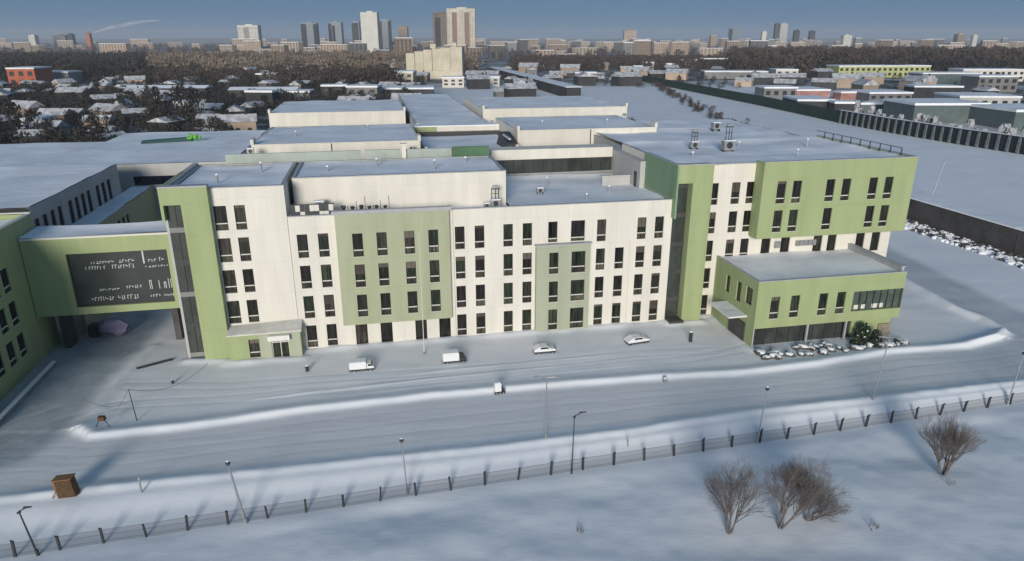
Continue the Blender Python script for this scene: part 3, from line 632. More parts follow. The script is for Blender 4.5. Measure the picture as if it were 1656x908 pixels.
# ---------------- left building ----------------
Lb = Bld('left_building', 'shaded green building at the left edge with windows facing the street', 'building', -40, 0)
lu = -30.3; lwh = []
for z in (2.1, 5.8, 9.5):
    for v in (-.2, -2.6, -5.2, -7.8, -10.4): lwh.append((v-.75, v+.75, z, z+2.6))
mb = MB(); holes_wall(mb, RT(lu), -20, 8.2, -1.2, 16.0, lwh)
mb.quad((-70,-20,-1),(lu,-20,-1),(lu,-20,16),(-70,-20,16)); mb.quad((lu-.4,-20,16),(lu,-20,16),(lu,8.2,16),(lu-.4,8.2,16)); mb.quad((lu-.4,8.2,15.0),(lu-.4,-20,15.0),(lu-.4,-20,16),(lu-.4,8.2,16))
mb.quad((lu, 8.2, -1), (-70, 8.2, -1), (-70, 8.2, 16), (lu, 8.2, 16))
Lb.part('wall', mb, GREEN)
for h in lwh: window(Lb, lu, (h[0]+h[1])/2, h[2], 1.5, 2.6, rot=R(90), pane=PANEB, fr=.22)
b = MB(); b.box(lu-.45, lu+.05, -20, 8.2, 16.002, 16.15); b.box(-70, lu+.05, 7.9, 8.35, 16.152, 16.25); Lb.part('coping', b, TRANSOM)
roof(Lb, -70, lu-.42, -20, 7.9, 15.3, 13, .2, 2.5)
b = MB(); b.box(lu-.6, lu+.25, -14.5, -11.6, -1.2, 3.2); Lb.part('corner_base', b, CONC)
Ll = Bld('courtyard_wing', 'grey courtyard wing with a long row of dark windows behind the bridge', 'building', -40, 25)
uh = [(v-.7, v+.7, 12.1, 15.1) for v in [9.6+2.15*k for k in range(4)]+[19.4+2.15*k for k in range(4)]+[29.3+2.3*k for k in range(3)]]
mb = MB(); holes_wall(mb, RT(lu-.15), 8.3, 38.5, 10.5, 16.6, uh); mb.quad((lu-.15,38.5,10),(-70,38.5,10),(-70,38.5,16.6),(lu-.15,38.5,16.6)); mb.quad((lu-.5,8.3,16.6),(lu-.15,8.3,16.6),(lu-.15,38.5,16.6),(lu-.5,38.5,16.6))
Ll.part('wall', mb, GREYW)
for h in uh: window(Ll, lu-.15, (h[0]+h[1])/2, h[2], 1.4, 3.0, rot=R(90), pane=PANEB, mull=False, lower=False)
roof(Ll, -70, lu-.2, 8.3, 38.4, 16.55, 14, .15, 2.0)
u2 = -27.4; uh = [(v-.5, v+.5, 8.2, 10.6) for v in [11+1.9*k for k in range(11)]]
mb = MB(); holes_wall(mb, RT(u2), 9.1, 44, -1, 12.0, uh); Ll.part('lower_wall', mb, SAGE, label='shaded green lower wall with windows')
for h in uh: window(Ll, u2, (h[0]+h[1])/2, h[2], 1.0, 2.4, rot=R(90), pane=PANEB, mull=False, lower=False)
roof(Ll, lu-.15, u2, 9.1, 44, 11.95, 15, .1, 1.0, 'ledge_roof')
b = MB(); b.box(u2-14, -14.2, 44.1, 44.8, -1, 15.6); Ll.part('rear_wall', b, GREYW)
b = MB(); b.box(-30.1, -19, 44.0, 44.098, 12.2, 13.6); Ll.part('dark_slot', b, PANEB)
# big low roofs behind left
Lr = Bld('rear_hall', 'broad hall with a wide flat snow roof behind the left building', 'building', -30, 60)
body(Lr, -44, -14.3, 45, 88, -1, 15.4, GREYW); roof(Lr, -43.7, -14.6, 45.3, 87.7, 15.4, 16, .1, 2.5)
Lr2 = Bld('rear_hall', 'broad snow roofed hall farthest left, cut by the photo edge', 'building', -60, 60)
body(Lr2, -110, -44.6, 40, 84, -1, 14.3, GREYW); roof(Lr2, -109.7, -44.9, 40.3, 83.7, 14.3, 17, .1, 3)

# ---------------- rear halls ----------------
def hall(label, u0, u1, v0, v1, z, mfront=CREAM, seed=20, seam=None, slope=0.0, zb=-1):
    B = Bld('rear_hall', label, 'building', (u0+u1)/2, (v0+v1)/2)
    body(B, u0, u1, v0, v1, zb, z, mfront)
    mb = MB(); roof_sheet(mb, u0+.3, u1-.3, v0+.3, v1-.3, 0, .12, 2.2, seed); mb.v = [(a, b, c + z - .1 + slope*(b-v0)) for a, b, c in mb.v]
    B.part('roof', mb, RSNOW, smooth=True)
    b = MB(); b.box(u0-.05, u1+.05, v0-.06, v0+.3, z+.002, z+.14); B.part('coping', b, TRANSOM)
    for e, s in ((u0-.1, .5), (u1-.4, .5)): b = MB(); b.box(e, e+s, v0-.1, v0+2.4, z+.142, z+.9); B.part('corner_upstand', b, TRANSOM)
    if seam: b = MB(); b.box(seam-.08, seam+.08, v0-.08, v0-.003, 8, z); B.part('joint', b, DARKMETAL)
    return B
h1 = hall('cream windowless hall nearest behind the upper storey, on the left', -9.6, 16.1, 34, 58, 19.5, seed=21, seam=2.3)
h2 = hall('cream windowless hall nearest behind the glazed gallery, on the right', 33.2, 58.6, 40, 62, 19.9, seed=22, seam=46.3)
h3 = hall('cream windowless hall farther back on the left', -13.6, 16.4, 86, 118, 19.2, seed=23)
h4 = hall('cream windowless hall farther back on the right', 33.8, 68.5, 82, 116, 19.6, seed=24)
hall('low link hall with sunken snow roof between the two nearer cream halls', 17, 32.5, 36, 56, 17.3, GREYW, 25)
hall('broad low hall with wide snow roof at the very back of the complex', 17.5, 33, 62, 150, 18.2, GREYW, 26)
hall('wide snow roofed hall at the back right of the complex', 60, 100, 46, 92, 15.0, GREYW, 27)
lw = Bld('link_corridor', 'cream and green roof corridor linking the two nearer cream halls', 'building', 25, 58)
b = MB(); b.box(21, 33.6, 58.2, 61.8, 15, 18.8); lw.part('cream_wall', b, CREAM); b = MB(); b.box(16.3, 20.98, 58.2, 61.8, 15, 18.8); lw.part('green_wall', b, GREEN)
b = MB(); b.box(16.2, 33.2, 56.4, 58.1, 15, 17.9); lw.part('dark_canopy', b, DARKMETAL); b = MB(); b.box(16.2, 33.7, 58.1, 61.9, 18.802, 19.0); lw.part('roof', b, RSNOW)
ld = Bld('dark_roof_duct', 'dark slanted roof duct at the corner of the right cream hall', 'duct', 32, 40)
b = MB(); b.hexa([(30.2,36,17.3),(32.8,36,17.3),(32.8,44,17.3),(30.2,44,17.3),(30.8,36.4,18.4),(32.6,36.4,18.2),(32.6,44,19.4),(30.8,44,19.4)]); ld.part('casing', b, DARKMETAL); b = MB(); b.box(30.9,31.3,36.2,44,19.0,19.2); ld.part('flashing', b, TRANSOM)

# ---------------- roof equipment ----------------
def roof_unit(u, v, z, s, label, mast=False, group=None):
    B = Bld('roof_unit', label, 'air unit', u, v, group)
    b = MB(); b.box(u-.6*s, u+.6*s, v-.4*s, v+.4*s, z+.3, z+1.2*s); B.part('casing', b, GALV)
    b = MB(); b.tube((u, v-.41*s, z+.75*s), (u, v-.36*s, z+.75*s), .36*s, k=12); B.part('fan', b, DARKMETAL)
    b = MB()
    for du in (-.55, .5): b.box(u+du*s, u+(du+.06)*s, v-.38*s, v+.38*s, z-.1, z+.298)
    b.box(u-.62*s, u+.62*s, v-.45*s, v+.45*s, z+1.2*s+.002, z+1.2*s+.1, 1); B.part('stand', b, [DARKMETAL, RSNOW])
    if mast:
        b = MB()
        for x in (-.45, .0, .4): b.tube((u+x, v, z+1.2*s+.1), (u+x, v, z+2.6*s), .05, k=5)
        b.box(u-.5, u+.5, v-.1, v+.1, z+2.6*s, z+2.6*s+.12); b.tube((u-.4,v,z+2*s),(u+.4,v,z+2*s),.04,k=5); B.part('pipes', b, DARKMETAL)
        b = MB(); b.box(u-.35, u+.35, v-.12, v+.12, z+2.6*s+.122, z+2.6*s+.45); B.part('cowl', b, GALV)
# chequered terrace railing and chairs beside the cream tower
rl = Bld('terrace_railing', 'black and white panelled terrace railing beside the cream tower', 'railing', 0, .7)
k = 0
for i in range(9):
    for j in range(2):
        b = MB(); x = -.85+i*.52; b.box(x, x+.49, .55, .62, 15.9+j*.75, 16.6+j*.75); rl.part('panel', b, DARKMETAL if (i*3+j*5+i*i) % 4 in (0, 3) or i in (0,3) else TRANSOM)
b = MB(); b.box(-.9, 4.0, .63, .7, 17.35, 17.45); b.box(-.9,4,.5,.72,15.85,15.9); rl.part('rail', b, DARKMETAL)
for i, (u, s) in enumerate(((4.9,.8),(5.9,.65),(6.9,.75),(7.8,.6),(8.6,.65),(9.6,.6))):
    B = Bld('roof_vent', 'dark roof vent with thin pipe on the snowy parapet left of the set back storey', 'vent', u, 1.2, 'dark roof vents along the parapet')
    b = MB(); b.tube((u,1.2,15.4),(u,1.2,16.3+s*.6),.18*s,.28*s,8); b.blob((u,1.2,16.35+s*.6),.42*s,.42*s,.22*s,i); B.part('cowl', b, DARKMETAL)
    b = MB(); b.tube((u+.45,1.3,15.4),(u+.45,1.3,16.9+.5*(i % 3)),.035,k=5); B.part('pipe', b, DARKMETAL)
roof_unit(2.2, 2.2, 16.3, .9, 'grey air unit with fan on the terrace behind the black and white railing')
roof_unit(22.6, 1.8, 15.7, .9, 'roof unit with tall pipes at the right end of the set back storey', True)
roof_unit(21.5, 1.6, 15.7, .6, 'small grey roof box left of the unit with tall pipes')
roof_unit(29.8, 9, 15.6, .7, 'small snowy air unit on the terrace roof')
roof_unit(56.8, 10.5, 20.1, 1.3, 'large roof unit with pipes on the corner block', True)
roof_unit(53.2, 13.5, 20.1, .9, 'smaller roof unit with pipes left of the large one', True)
roof_unit(-9.2, 30.5, 18.6, .8, 'roof unit at the left corner of the nearest cream hall')
roof_unit(62, 66, 15.2, 1.6, 'yellow green roof plant behind the right cream hall', True)
roof_unit(70, 40, 19.1, 1.2, 'long duct unit at the back of the right block roof')
for i, (u, v, z) in enumerate(((3,9,19.6),(9,12,19.6),(16,8,19.6),(20.5,12.5,19.6),(-9,5,19.5),(-5,11,19.5),(35,5,15.7),(39,8,15.7),(32,14,15.7),(50,7,20.2),(64,5,20.2),(70,12,20.2),(61,15,20.2),(-4,45,19.3),(8,50,19.3),(40,50,19.8),(52,48,19.8))):
    B = Bld('roof_pipe', 'thin snow capped roof pipe on the '+('set back storey' if z == 19.6 else 'cream end block' if z == 19.5 else 'terrace roof' if z == 15.7 else 'corner block roof' if z == 20.2 else 'rear cream hall roof'), 'pipe', u, v, 'roof pipes')
    b = MB(); b.tube((u,v,z-.3),(u,v,z+.55+.25*(i % 3)),.11,.11,8); B.part('pipe', b, GALV); b = MB(); zz = z+.55+.25*(i % 3); b.tube((u,v,zz),(u,v,zz+.16),.2,.1,8); B.part('cap', b, RSNOW)
roof_unit(14.5, 32, 18.4, .5, 'tiny vent with round cap in front of the nearest cream hall')
pt = Bld('tarpaulin', 'green tarpaulin lying on the broad rear roof', 'tarpaulin', -30, 72)
b = MB(); b.hexa([(-36,70,15.5),(-27,72,15.5),(-27,77,15.5),(-37,75,15.5),(-35,71.5,15.7),(-28,73,16.0),(-28,75,16.0),(-35,74,15.75)]); pt.part('sheet', b, mat('sea green sheet', (.07,.15,.13), .7))
pt = Bld('inflatable_tree', 'bright lime green bushy shape on the broad rear roof', 'decoration', -26.5, 72)
b = MB()
for k in range(26): b.blob((-26.5+rnd.gauss(0,.6), 72+rnd.uniform(-.5,.5), 15.9+abs(rnd.gauss(0,.4))), .3, .28, .26, k, .5)
pt.part('crown', b, mat('lime green', (.13,.42,.06), .6), smooth=True)

# ------------------------------------------------------------------ fence
fa, fb = Vector((*FENCE_A, 0)), Vector((*FENCE_B, 0)); fd = (fb-fa).normalized(); fang = math.atan2(fd.y, fd.x)
fn = thing('mesh_fence', 'long wire mesh fence with dark posts across the snowy foreground', 'fence', (fa.x, fa.y, 0), fang)
pm = MB(); pm.box(-.085, .085, -.07, .07, -.3, 1.25); pm.hexa([(-.07,-.06,1.252),(.07,-.06,1.252),(.07,.06,1.252),(-.07,.06,1.252),(-.055,-.20,1.45),(.055,-.20,1.45),(.055,-.12,1.45),(-.055,-.12,1.45)]); pme = pm.mesh('post', DARKMETAL)
meshm = bpy.data.materials.new('wire mesh'); meshm.use_nodes = True; t = meshm.node_tree; pb = t.nodes['Principled BSDF']; pb.inputs['Base Color'].default_value = (.06,.07,.09,1)
pb.inputs['Roughness'].default_value = .6; pb.inputs['Alpha'].default_value = .36
n_p = int((fb-fa).length/2.94); hs_ = []
for i in range(n_p+1):
    p = fa+fd*(i*2.94); h = hz(p.x, p.y); hs_.append(h)
    o = link('post', pme, fn, (i*2.94, 0, h), rnd.uniform(-.1,.1)); o.rotation_euler = (rnd.uniform(-.05,.05), rnd.uniform(-.08,.08), rnd.uniform(-.2,.2)); o.scale = (rnd.uniform(.85,1.2), 1, rnd.uniform(.9,1.06))
wire = MB()
for i in range(n_p):
    x0, x1 = i*2.94+.07, (i+1)*2.94-.07; z0, z1 = hs_[i], hs_[i+1]
    b = MB(); b.quad((x0,0,z0-.1),(x1,0,z1-.1),(x1,0,z1+1.2),(x0,0,z0+1.2)); link('mesh_panel', b.mesh('mesh_panel', meshm), fn)
    for hh in (.25, .75, 1.2): wire.tube((x0,-.012,z0+hh),(x1,-.012,z1+hh),.012,k=3)
link('wires', wire.mesh('wires', DARKMETAL), fn, kind='stuff')

# ------------------------------------------------------------------ lamps and small posts
def lamp(x, y, top, style, label, lean=0.0, matl=GALV, r=.06, group=None):
    z = hz(x, y); T = thing('street_lamp', label, 'street lamp', (x, y, z)); h = top-z
    b = MB(); b.tube((0,0,-.3),(lean,0,h),r*1.35,r*.8,8); link('pole', b.mesh('pole', matl), T)
    b = MB(); b.tube((0,0,-.2),(lean*.12,0,.5),r*2,r*1.9,8); link('base', b.mesh('base', matl), T)
    if style == 'ball': b = MB(); b.tube((lean,0,h-.12),(lean,0,h+.05),.10,.2,10); b.tube((lean,0,h+.05),(lean,0,h+.22),.2,.08,10); link('lamp_head', b.mesh('lamp_head', DARKMETAL), T); b = MB(); b.blob((lean,0,h+.25),.15,.15,.06,1,.05); link('snow_cap', b.mesh('snow_cap', SNOW), T)
    elif style == 'arm':
        b = MB(); b.tube((lean,0,h),(lean+.6,0,h+.3),.045,.04,6); link('arm', b.mesh('arm', DARKMETAL), T); b = MB(); b.hexa([(lean+.4,-.1,h+.26),(lean+1.0,-.07,h+.36),(lean+1.0,.07,h+.36),(lean+.4,.1,h+.26),(lean+.4,-.08,h+.36),(lean+1.0,-.05,h+.42),(lean+1.0,.05,h+.42),(lean+.4,.08,h+.36)]); link('lamp_head', b.mesh('lamp_head', DARKMETAL), T)
        b = MB(); b.tube((lean-.12,0,h-.15),(lean+.1,0,h-.05),.09,.09,6); link('bracket', b.mesh('bracket', DARKMETAL), T)
    elif style == 'double':
        for s in (-1, 1): b = MB(); b.tube((lean,0,h-.1),(lean+s*.9,0,h),.035,.03,5); b.box(lean+s*.9-.2,lean+s*.9+.2,-.07,.07,h-.02,h+.06); link('lamp_head', b.mesh('lamp_head', matl), T)
    return T
lamp(-34.9, 41.5, 2.9, 'arm', 'short black lamp post leaning at the lower left corner', -.55, DARKMETAL, .06)
lamp(-20.9, 45.1, 4.45, 'ball', 'pale steel lamp post with black round head on the lower left bank', -.7, GALV, .085)
lamp(-8.7, 48.7, 4.18, 'ball', 'thin grey lamp post with black head standing over the fence, left of centre', -.25, GALV, .05)
lamp(3.1, 55.4, 6.53, 'double', 'tall pale grey lamp post on the road berm right of centre', 0, GALV, .06)
lamp(5.2, 51.6, 4.78, 'arm', 'black lamp post with one arm to the right near the fence centre', .1, DARKMETAL, .045)
lamp(23.0, 56.4, 4.74, 'ball', 'grey lamp post with dark head behind the fence, above the left shrub', .3, GALV, .05)
lamp(36.8, 62.7, 7.17, 'double', 'tallest grey lamp post, in front of the annex corner', .5, GALV, .06)
lamp(51.5, 63.7, 4.87, 'ball', 'grey lamp post at the right edge behind the fence', .3, GALV, .06)
def post(x, y, h, r, label, m=DARKMETAL, name='bollard', cat='post'):
    z = hz(x, y); b = MB(); b.tube((0,0,-.2),(0,0,h),r,r,8); b.tube((0,0,h),(0,0,h+r*.8),r*1.25,r*.7,8)
    T = thing(name, label, cat, (x,y,z)); link('shaft', b.mesh('shaft', m), T); b = MB(); b.blob((0,0,h+r*.9),r*1.1,r*1.1,r*.45,2,.1); link('snow_cap', b.mesh('snow_cap', SNOW), T); return T
post(-30.2, 47.6, 1.3, .07, 'short grey marker post standing on the bank right of the brown kiosk', GALV, 'marker_post')
post(21.8, 77.4, 1.1, .22, 'stout dark bollard at the right end of the forecourt')
post(-22.8, 69.5, .5, .2, 'low black bollard on the forecourt below the entrance porch')
post(-36.4, 66.5, .35, .13, 'tiny dark stub on the left of the forecourt')
post(10.6, 54.9, .8, .05, 'short thin marker post on the bank behind the fence near the centre', GALV, 'marker_post')
post(16.5, 66.9, .3, .22, 'snow covered stub on the far berm right of centre', CONC)
T = thing('flagpole', 'tall thin white flagpole in front of the green panelled wall', 'flagpole', (-10.3, 73.9, hz(-10.3,73.9))); b = MB(); b.tube((0,0,-.3),(0,0,14.5),.05,.025,8); link('pole', b.mesh('pole', TRANSOM), T)
b = MB(); b.blob((0,0,14.55),.08,.08,.08,1,.05); link('finial', b.mesh('finial', TRANSOM), T); b = MB(); b.tube((0,0,-.1),(0,0,.25),.16,.13,10); link('base', b.mesh('base', CONC), T)
x, y = 97.9, 159; T = thing('street_lamp', 'tall lamp post on the snow beyond the dark wall at the right', 'street lamp', (x,y,0)); b = MB(); b.tube((0,0,0),(1.5,0,8.5),.13,.09,6); link('pole', b.mesh('pole', GALV), T); b = MB(); b.box(1.2,2.8,-.15,.15,8.5,8.65); link('lamp_head', b.mesh('lamp_head', GALV), T)

# brown kiosk on the berm
x, y = -35.9, 47.2; z = hz(x, y); T = thing('wooden_kiosk', 'brown wooden box kiosk on the snow berm at lower left', 'kiosk', (x, y, z+.15), R(9)); T.rotation_euler = (R(-4), R(-3), R(8)); T.scale = (.8,.8,.8)
b = MB(); b.hexa([(-.75,-.5,-.2),(.95,-.5,-.2),(.95,.5,-.2),(-.75,.5,-.2),(-.85,-.42,1.75),(.7,-.42,1.75),(.7,.5,1.75),(-.85,.5,1.75)]); link('body', b.mesh('body', BROWNWOOD), T)
b = MB()
for i in range(8): b2 = MB(); x0 = -.74+i*.2; b2.hexa([(x0,-.56,-.1),(x0+.18,-.56,-.1),(x0+.18,-.503,-.1),(x0,-.503,-.1),(x0-.09,-.48,1.68),(x0+.08,-.48,1.68),(x0+.08,-.422,1.68),(x0-.09,-.422,1.68)]); link('board', b2.mesh('board', BROWNWOOD), T)
b = MB(); b.hexa([(-.98,-.4,.3),(-.80,-.4,.3),(-.80,.4,.3),(-.98,.4,.3),(-1.05,-.4,1.5),(-.86,-.4,1.6),(-.86,.4,1.6),(-1.05,.4,1.5)]); link('side_board', b.mesh('side_board', ORANGEW), T)
b = MB(); b.box(-.98,.84,-.6,.6,1.76,1.84); link('roof', b.mesh('roof', ORANGEW), T)
b = MB(); b.tube((-.9,-.3,.6),(-1.35,-.4,-.15),.05,k=5); link('prop', b.mesh('prop', ORANGEW), T)
# swing barrier and cable posts at the left end of the forecourt
x, y = -38.8, 57.5; z = hz(x, y); T = thing('trestle', 'small dark box on thin trestle legs at the left corner of the berm', 'trestle', (x,y,z))
b = MB(); b.box(-.3,.3,-.2,.2,.75,1.15); link('box', b.mesh('box', BROWNWOOD), T)
for s in (-1,1): b = MB(); b.tube((.25*s,0,.8),(.75*s,-.1,-.1),.04,k=5); link('leg', b.mesh('leg', DARKMETAL), T)
T = thing('cable_post', 'thin leaning post with slack cables at the left of the forecourt', 'post', (-36.3,58.8,hz(-36.3,58.8))); b = MB(); b.tube((0,0,-.2),(-.2,0,3.4),.05,.035,6); link('pole', b.mesh('pole', DARKMETAL), T)
b = MB()
for (p, q, sag) in (((-.2,0,3.4),(5.6,4.5,4.0),1.2),((-.2,0,3.4),(-2.4,-1.0,.8),.4),((-.2,0,2.2),(-5.5,.9,2.0),.8)):
    p = Vector(p); q = Vector(q); pr_ = p
    for i in range(1, 9):
        t_ = i/8; c = p.lerp(q, t_); c.z -= sag*4*t_*(1-t_); b.tube(pr_, c, .02, k=3, cap=False); pr_ = c
link('cable', b.mesh('cable', DARKMETAL), T)

# ------------------------------------------------------------------ vehicles on the forecourt
CARW = mat('white vehicle paint', (.74,.75,.76), .3, .05, 2, 0, 1, .5); TYRE = mat('tyre rubber', (.02,.02,.02), .9); CARG = mat('car glass', (.02,.022,.026), .1, spec=.6)
HUB = mat('wheel hub', (.4,.4,.42), .4, metal=.6)
def van(x, y, label, style=0, rot=0.0, s=1.0):
    T = thing('van', label, 'van', (x, y, hz(x,y)-.10), AN+rot); T.scale = (.78,.78,.70)
    def add(n, b, m, smooth=False, par=None): me = b.mesh(n, m, smooth); o = link(n, me, par or T); 
    Lx, Wd = 1.75*s, .72*s
    b = MB(); b.box(-Lx, Lx, -Wd, Wd, .28, .55); o = link('chassis', b.mesh('chassis', DARKMETAL), T)
    cx = .75*s if style != 2 else .95*s
    b = MB()
    if style == 2:
        pr_ = [(-Lx,.5),(-Lx,.95),(-Lx+.25,1.05),(-.9*s,1.4),(.45*s,1.42),(.95*s,1.0),(Lx-.1,.9),(Lx,.7),(Lx,.5)]
        n = len(pr_); 
        for i in range(n-1): a, c = pr_[i], pr_[i+1]; b.quad((a[0],-Wd,a[1]),(a[0],Wd,a[1]),(c[0],Wd,c[1]),(c[0],-Wd,c[1]))
        for yy in (-Wd, Wd): k = len(b.v); b.v += [(p[0],yy,p[1]) for p in pr_]; b.f.append(tuple(range(k,k+n)) if yy < 0 else tuple(range(k+n-1,k-1,-1))); b.m.append(0)
        add('body', b, CARW)
        b = MB(); b.quad((-.8*s,-Wd-.01,1.0),(.7*s,-Wd-.01,1.0),(.4*s,-Wd-.01,1.33),(-.7*s,-Wd-.01,1.33)); b.quad((.5*s,-Wd+.1,1.40),(.97*s,-Wd+.08,1.01),(.97*s,Wd-.08,1.01),(.5*s,Wd-.1,1.40)); add('windows', b, CARG)
        b = MB(); b.box(Lx-.45,Lx+.04,-Wd+.05,Wd-.05,.45,.88); add('bonnet_grille', b, DARKMETAL)
    else:
        hb = 1.55 if style == 0 else 1.75
        b.box(-Lx, cx-.12, -Wd, Wd, .552, hb*.92+.1); b.hexa([(-Lx,-Wd,hb*.92+.102),(cx-.12,-Wd,hb*.92+.102),(cx-.12,Wd,hb*.92+.102),(-Lx,Wd,hb*.92+.102),(-Lx+.08,-Wd+.1,hb+.12),(cx-.2,-Wd+.1,hb+.12),(cx-.2,Wd-.1,hb+.12),(-Lx+.08,Wd-.1,hb+.12)]); add('cargo_box', b, CARW)
        b = MB(); b.hexa([(cx-.05,-Wd+.04,.552),(Lx,-Wd+.04,.552),(Lx,Wd-.04,.552),(cx-.05,Wd-.04,.552),(cx-.05,-Wd+.08,1.35),(Lx-.45,-Wd+.08,1.35),(Lx-.45,Wd-.08,1.35),(cx-.05,Wd-.08,1.35)]); add('cab', b, CARW if style == 0 else DARKMETAL)
        b = MB(); b.quad((cx+.1,-Wd+.03,.95),(Lx-.25,-Wd+.03,.95),(Lx-.42,-Wd+.05,1.28),(cx+.1,-Wd+.05,1.28)); b.quad((Lx-.17,-Wd+.12,.95),(Lx-.17,Wd-.12,.95),(Lx-.38,Wd-.14,1.3),(Lx-.38,-Wd+.14,1.3)); add('windows', b, CARG)
        b = MB(); b.box(-Lx+.05, cx-.2, -Wd+.05, Wd-.05, hb+.122, hb+.19); add('snow_cap', b, SNOW)
    for sx in (-1.1*s, 1.15*s):
        for sy in (-1, 1):
            b = MB(); b.tube((0,-.09,0),(0,.09,0),.27,k=14); w = link('wheel', b.mesh('wheel', TYRE), T, (sx, sy*(Wd-.06), .25)); b = MB(); b.tube((0,-.10,0),(0,.10,0),.13,k=10); link('hub', b.mesh('hub', HUB), w)
    for sy in (-.45, .45): b = MB(); b.box(Lx+.002,Lx+.03,sy*s-.1,sy*s+.1,.6,.74); add('headlight', b, TRANSOM)
van(-16.8, 70.0, 'white box van with separate white cab, leftmost on the forecourt', 0)
van(-6.6, 72.0, 'white box van with dark cab, second from the left on the forecourt', 1)
van(3.8, 74.5, 'low white van with dark nose, second from the right on the forecourt', 2, 0, .95)
van(15.2, 77.2, 'low white van half buried in snow, rightmost on the forecourt', 2, R(8), 1.05)
van(-1.3, 64.4, 'tiny white cart standing on the snow berm below the parked vans', 1, R(5), .4)

# ------------------------------------------------------------------ snowy rocks, shrubs in front of the annex
ROCK = mat('grey rock', (.12,.11,.10), .9, .4, 2, .4, 5)
for i in range(62):
    u = rnd.uniform(51.6, 70.2); v = rnd.uniform(-13.3, -10.4); p = W(u, v); z = hz(p.x, p.y); s = rnd.uniform(.3, .8)
    T = thing('garden_rock', ('small' if s < .45 else 'middling' if s < .62 else 'large')+' snow capped rock before the annex glazing, '+('left end' if u < 56 else 'left of centre' if u < 61 else 'right of centre' if u < 66 else 'right end')+(', front row' if v < -12 else ', back row'), 'rock', (p.x, p.y, z), rnd.uniform(0, 6), 'snow capped rocks before the annex')
    b = MB(); b.blob((0,0,.12*s),1.15*s,.75*s,.5*s,i,.3); link('stone', b.mesh('stone', ROCK), T)
    b = MB(); b.blob((0,0,.46*s),.95*s,.62*s,.26*s,i+50,.2); link('snow_cap', b.mesh('snow_cap', SNOW, True), T)
LEAFD = mat('dark evergreen leaves', (.035,.055,.028), .8, .5, 1.5)
def leafy(x, y, z, r, h, n, label, seed):
    rr = random.Random(seed); T = thing('evergreen_shrub', label, 'shrub', (x,y,z)); b = MB()
    for i in range(n):
        th = rr.uniform(0,6.28); f = rr.random()**.5; zz = rr.uniform(.1,1); q = Vector((r*f*math.cos(th)*(1.15-zz*.7), r*f*math.sin(th)*(1.15-zz*.7), h*zz)); s = rr.uniform(.07,.16)
        a = Vector((rr.uniform(-1,1),rr.uniform(-1,1),rr.uniform(-.5,1))).normalized()*s; c = a.orthogonal().normalized()*s*.7; b.quad(q-a, q+c, q+a, q-c, 1 if rr.random() < .03 else 0)
    link('foliage', b.mesh('foliage', [LEAFD, SNOW]), T); b = MB()
    for k in range(4): b.tube((0,0,-.1),(rr.uniform(-.4,.4)*r,rr.uniform(-.4,.4)*r,h*.7),.04,.015,5)
    link('stem', b.mesh('stem', BARK), T)
for i, (u, v, r, h, l) in enumerate(((65.6,-10.9,1.1,2.4,'largest dark evergreen shrub in front of the annex'),(67.1,-11.4,.8,1.6,'rounded dark shrub right of the largest one by the annex'),(64.3,-11.5,.6,1.1,'low dark shrub left of the largest one by the annex'),(66.2,-12.3,.7,.9,'lowest spreading shrub in front of the annex planting'))):
    p = W(u, v); leafy(p.x, p.y, hz(p.x,p.y), r, h, 900, l, i)

# ------------------------------------------------------------------ bare trees
def bare_tree(x, y, h, spread, label, seed, stems=5, lean=0.0, depth=5, dens=1.0, name='bare_tree'):
    rr = random.Random(seed); z = hz(x, y); T = thing(name, label, 'tree', (x, y, z)); bt = MB(); bb = MB(); tw = MB()
    def grow(p, d, ln, r, lv):
        r = max(r, .0032); q = p + d*ln; k = 6 if lv < 2 else (4 if lv < 3 else 3)
        mid = p.lerp(q, .5) + Vector((rr.uniform(-1,1), rr.uniform(-1,1), rr.uniform(-.3,.3)))*ln*.06
        tgt = bt if lv == 0 else (bb if lv < 3 else tw)
        if lv >= 4: tgt.tube(p, q, r, r*.6, 3, cap=False)
        else: tgt.tube(p, mid, r, r*.82, k, cap=False); tgt.tube(mid, q, r*.82, r*.62, k, cap=False)
        if lv >= depth: return
        n = rr.choice((3,4,4)) if lv else 5
        for i in range(n):
            ax = Vector((rr.uniform(-1,1), rr.uniform(-1,1), rr.uniform(-.45,.6)))
            nd = (d*1.25 + ax*.72 + Vector((0,0,.10))).normalized(); st = mid.lerp(q, rr.uniform(0,1)) if i else q
            grow(st, nd, ln*rr.uniform(.58,.82), r*rr.uniform(.42,.56), lv+1)
    for s in range(stems):
        th = 2*math.pi*s/stems+rr.uniform(-.4,.4); t_ = rr.uniform(.15,.6)*spread
        d = Vector((math.cos(th)*t_+lean, math.sin(th)*t_, 1)).normalized()
        grow(Vector((math.cos(th)*.12, math.sin(th)*.12, -.2)), d, h*rr.uniform(.28,.38), h*.012, 0)
    link('trunk', bt.mesh('trunk', BARK), T); link('branches', bb.mesh('branches', BARK), T); link('crown', tw.mesh('crown', BARK), T, kind='stuff')
bare_tree(16.6, 43.6, 6.5, .42, 'leftmost bare tree with upright fan of branches in the foreground snow', 1, 6, depth=5)
bare_tree(20.6, 44.0, 6.1, .72, 'middle bare tree, leaning right with dense smoky twigs', 5, 5, .30, 6)
bare_tree(22.9, 44.8, 4.2, 1.4, 'low dense bare thicket at the right foot of the middle tree', 8, 8, .5, 5)
bare_tree(37.2, 50.9, 6.0, .72, 'rightmost bare tree with broad round crown below the fence', 3, 9, depth=5)
bare_tree(44.2, 75.6, 3.2, .5, 'slender sapling against the right corner of the annex', 4, 3, 0, 3)
bare_tree(27.6, 43.6, .8, 1.2, 'tiny dry weed clump in the foreground snow at the right', 6, 5, 0, 3, name='weed_clump')
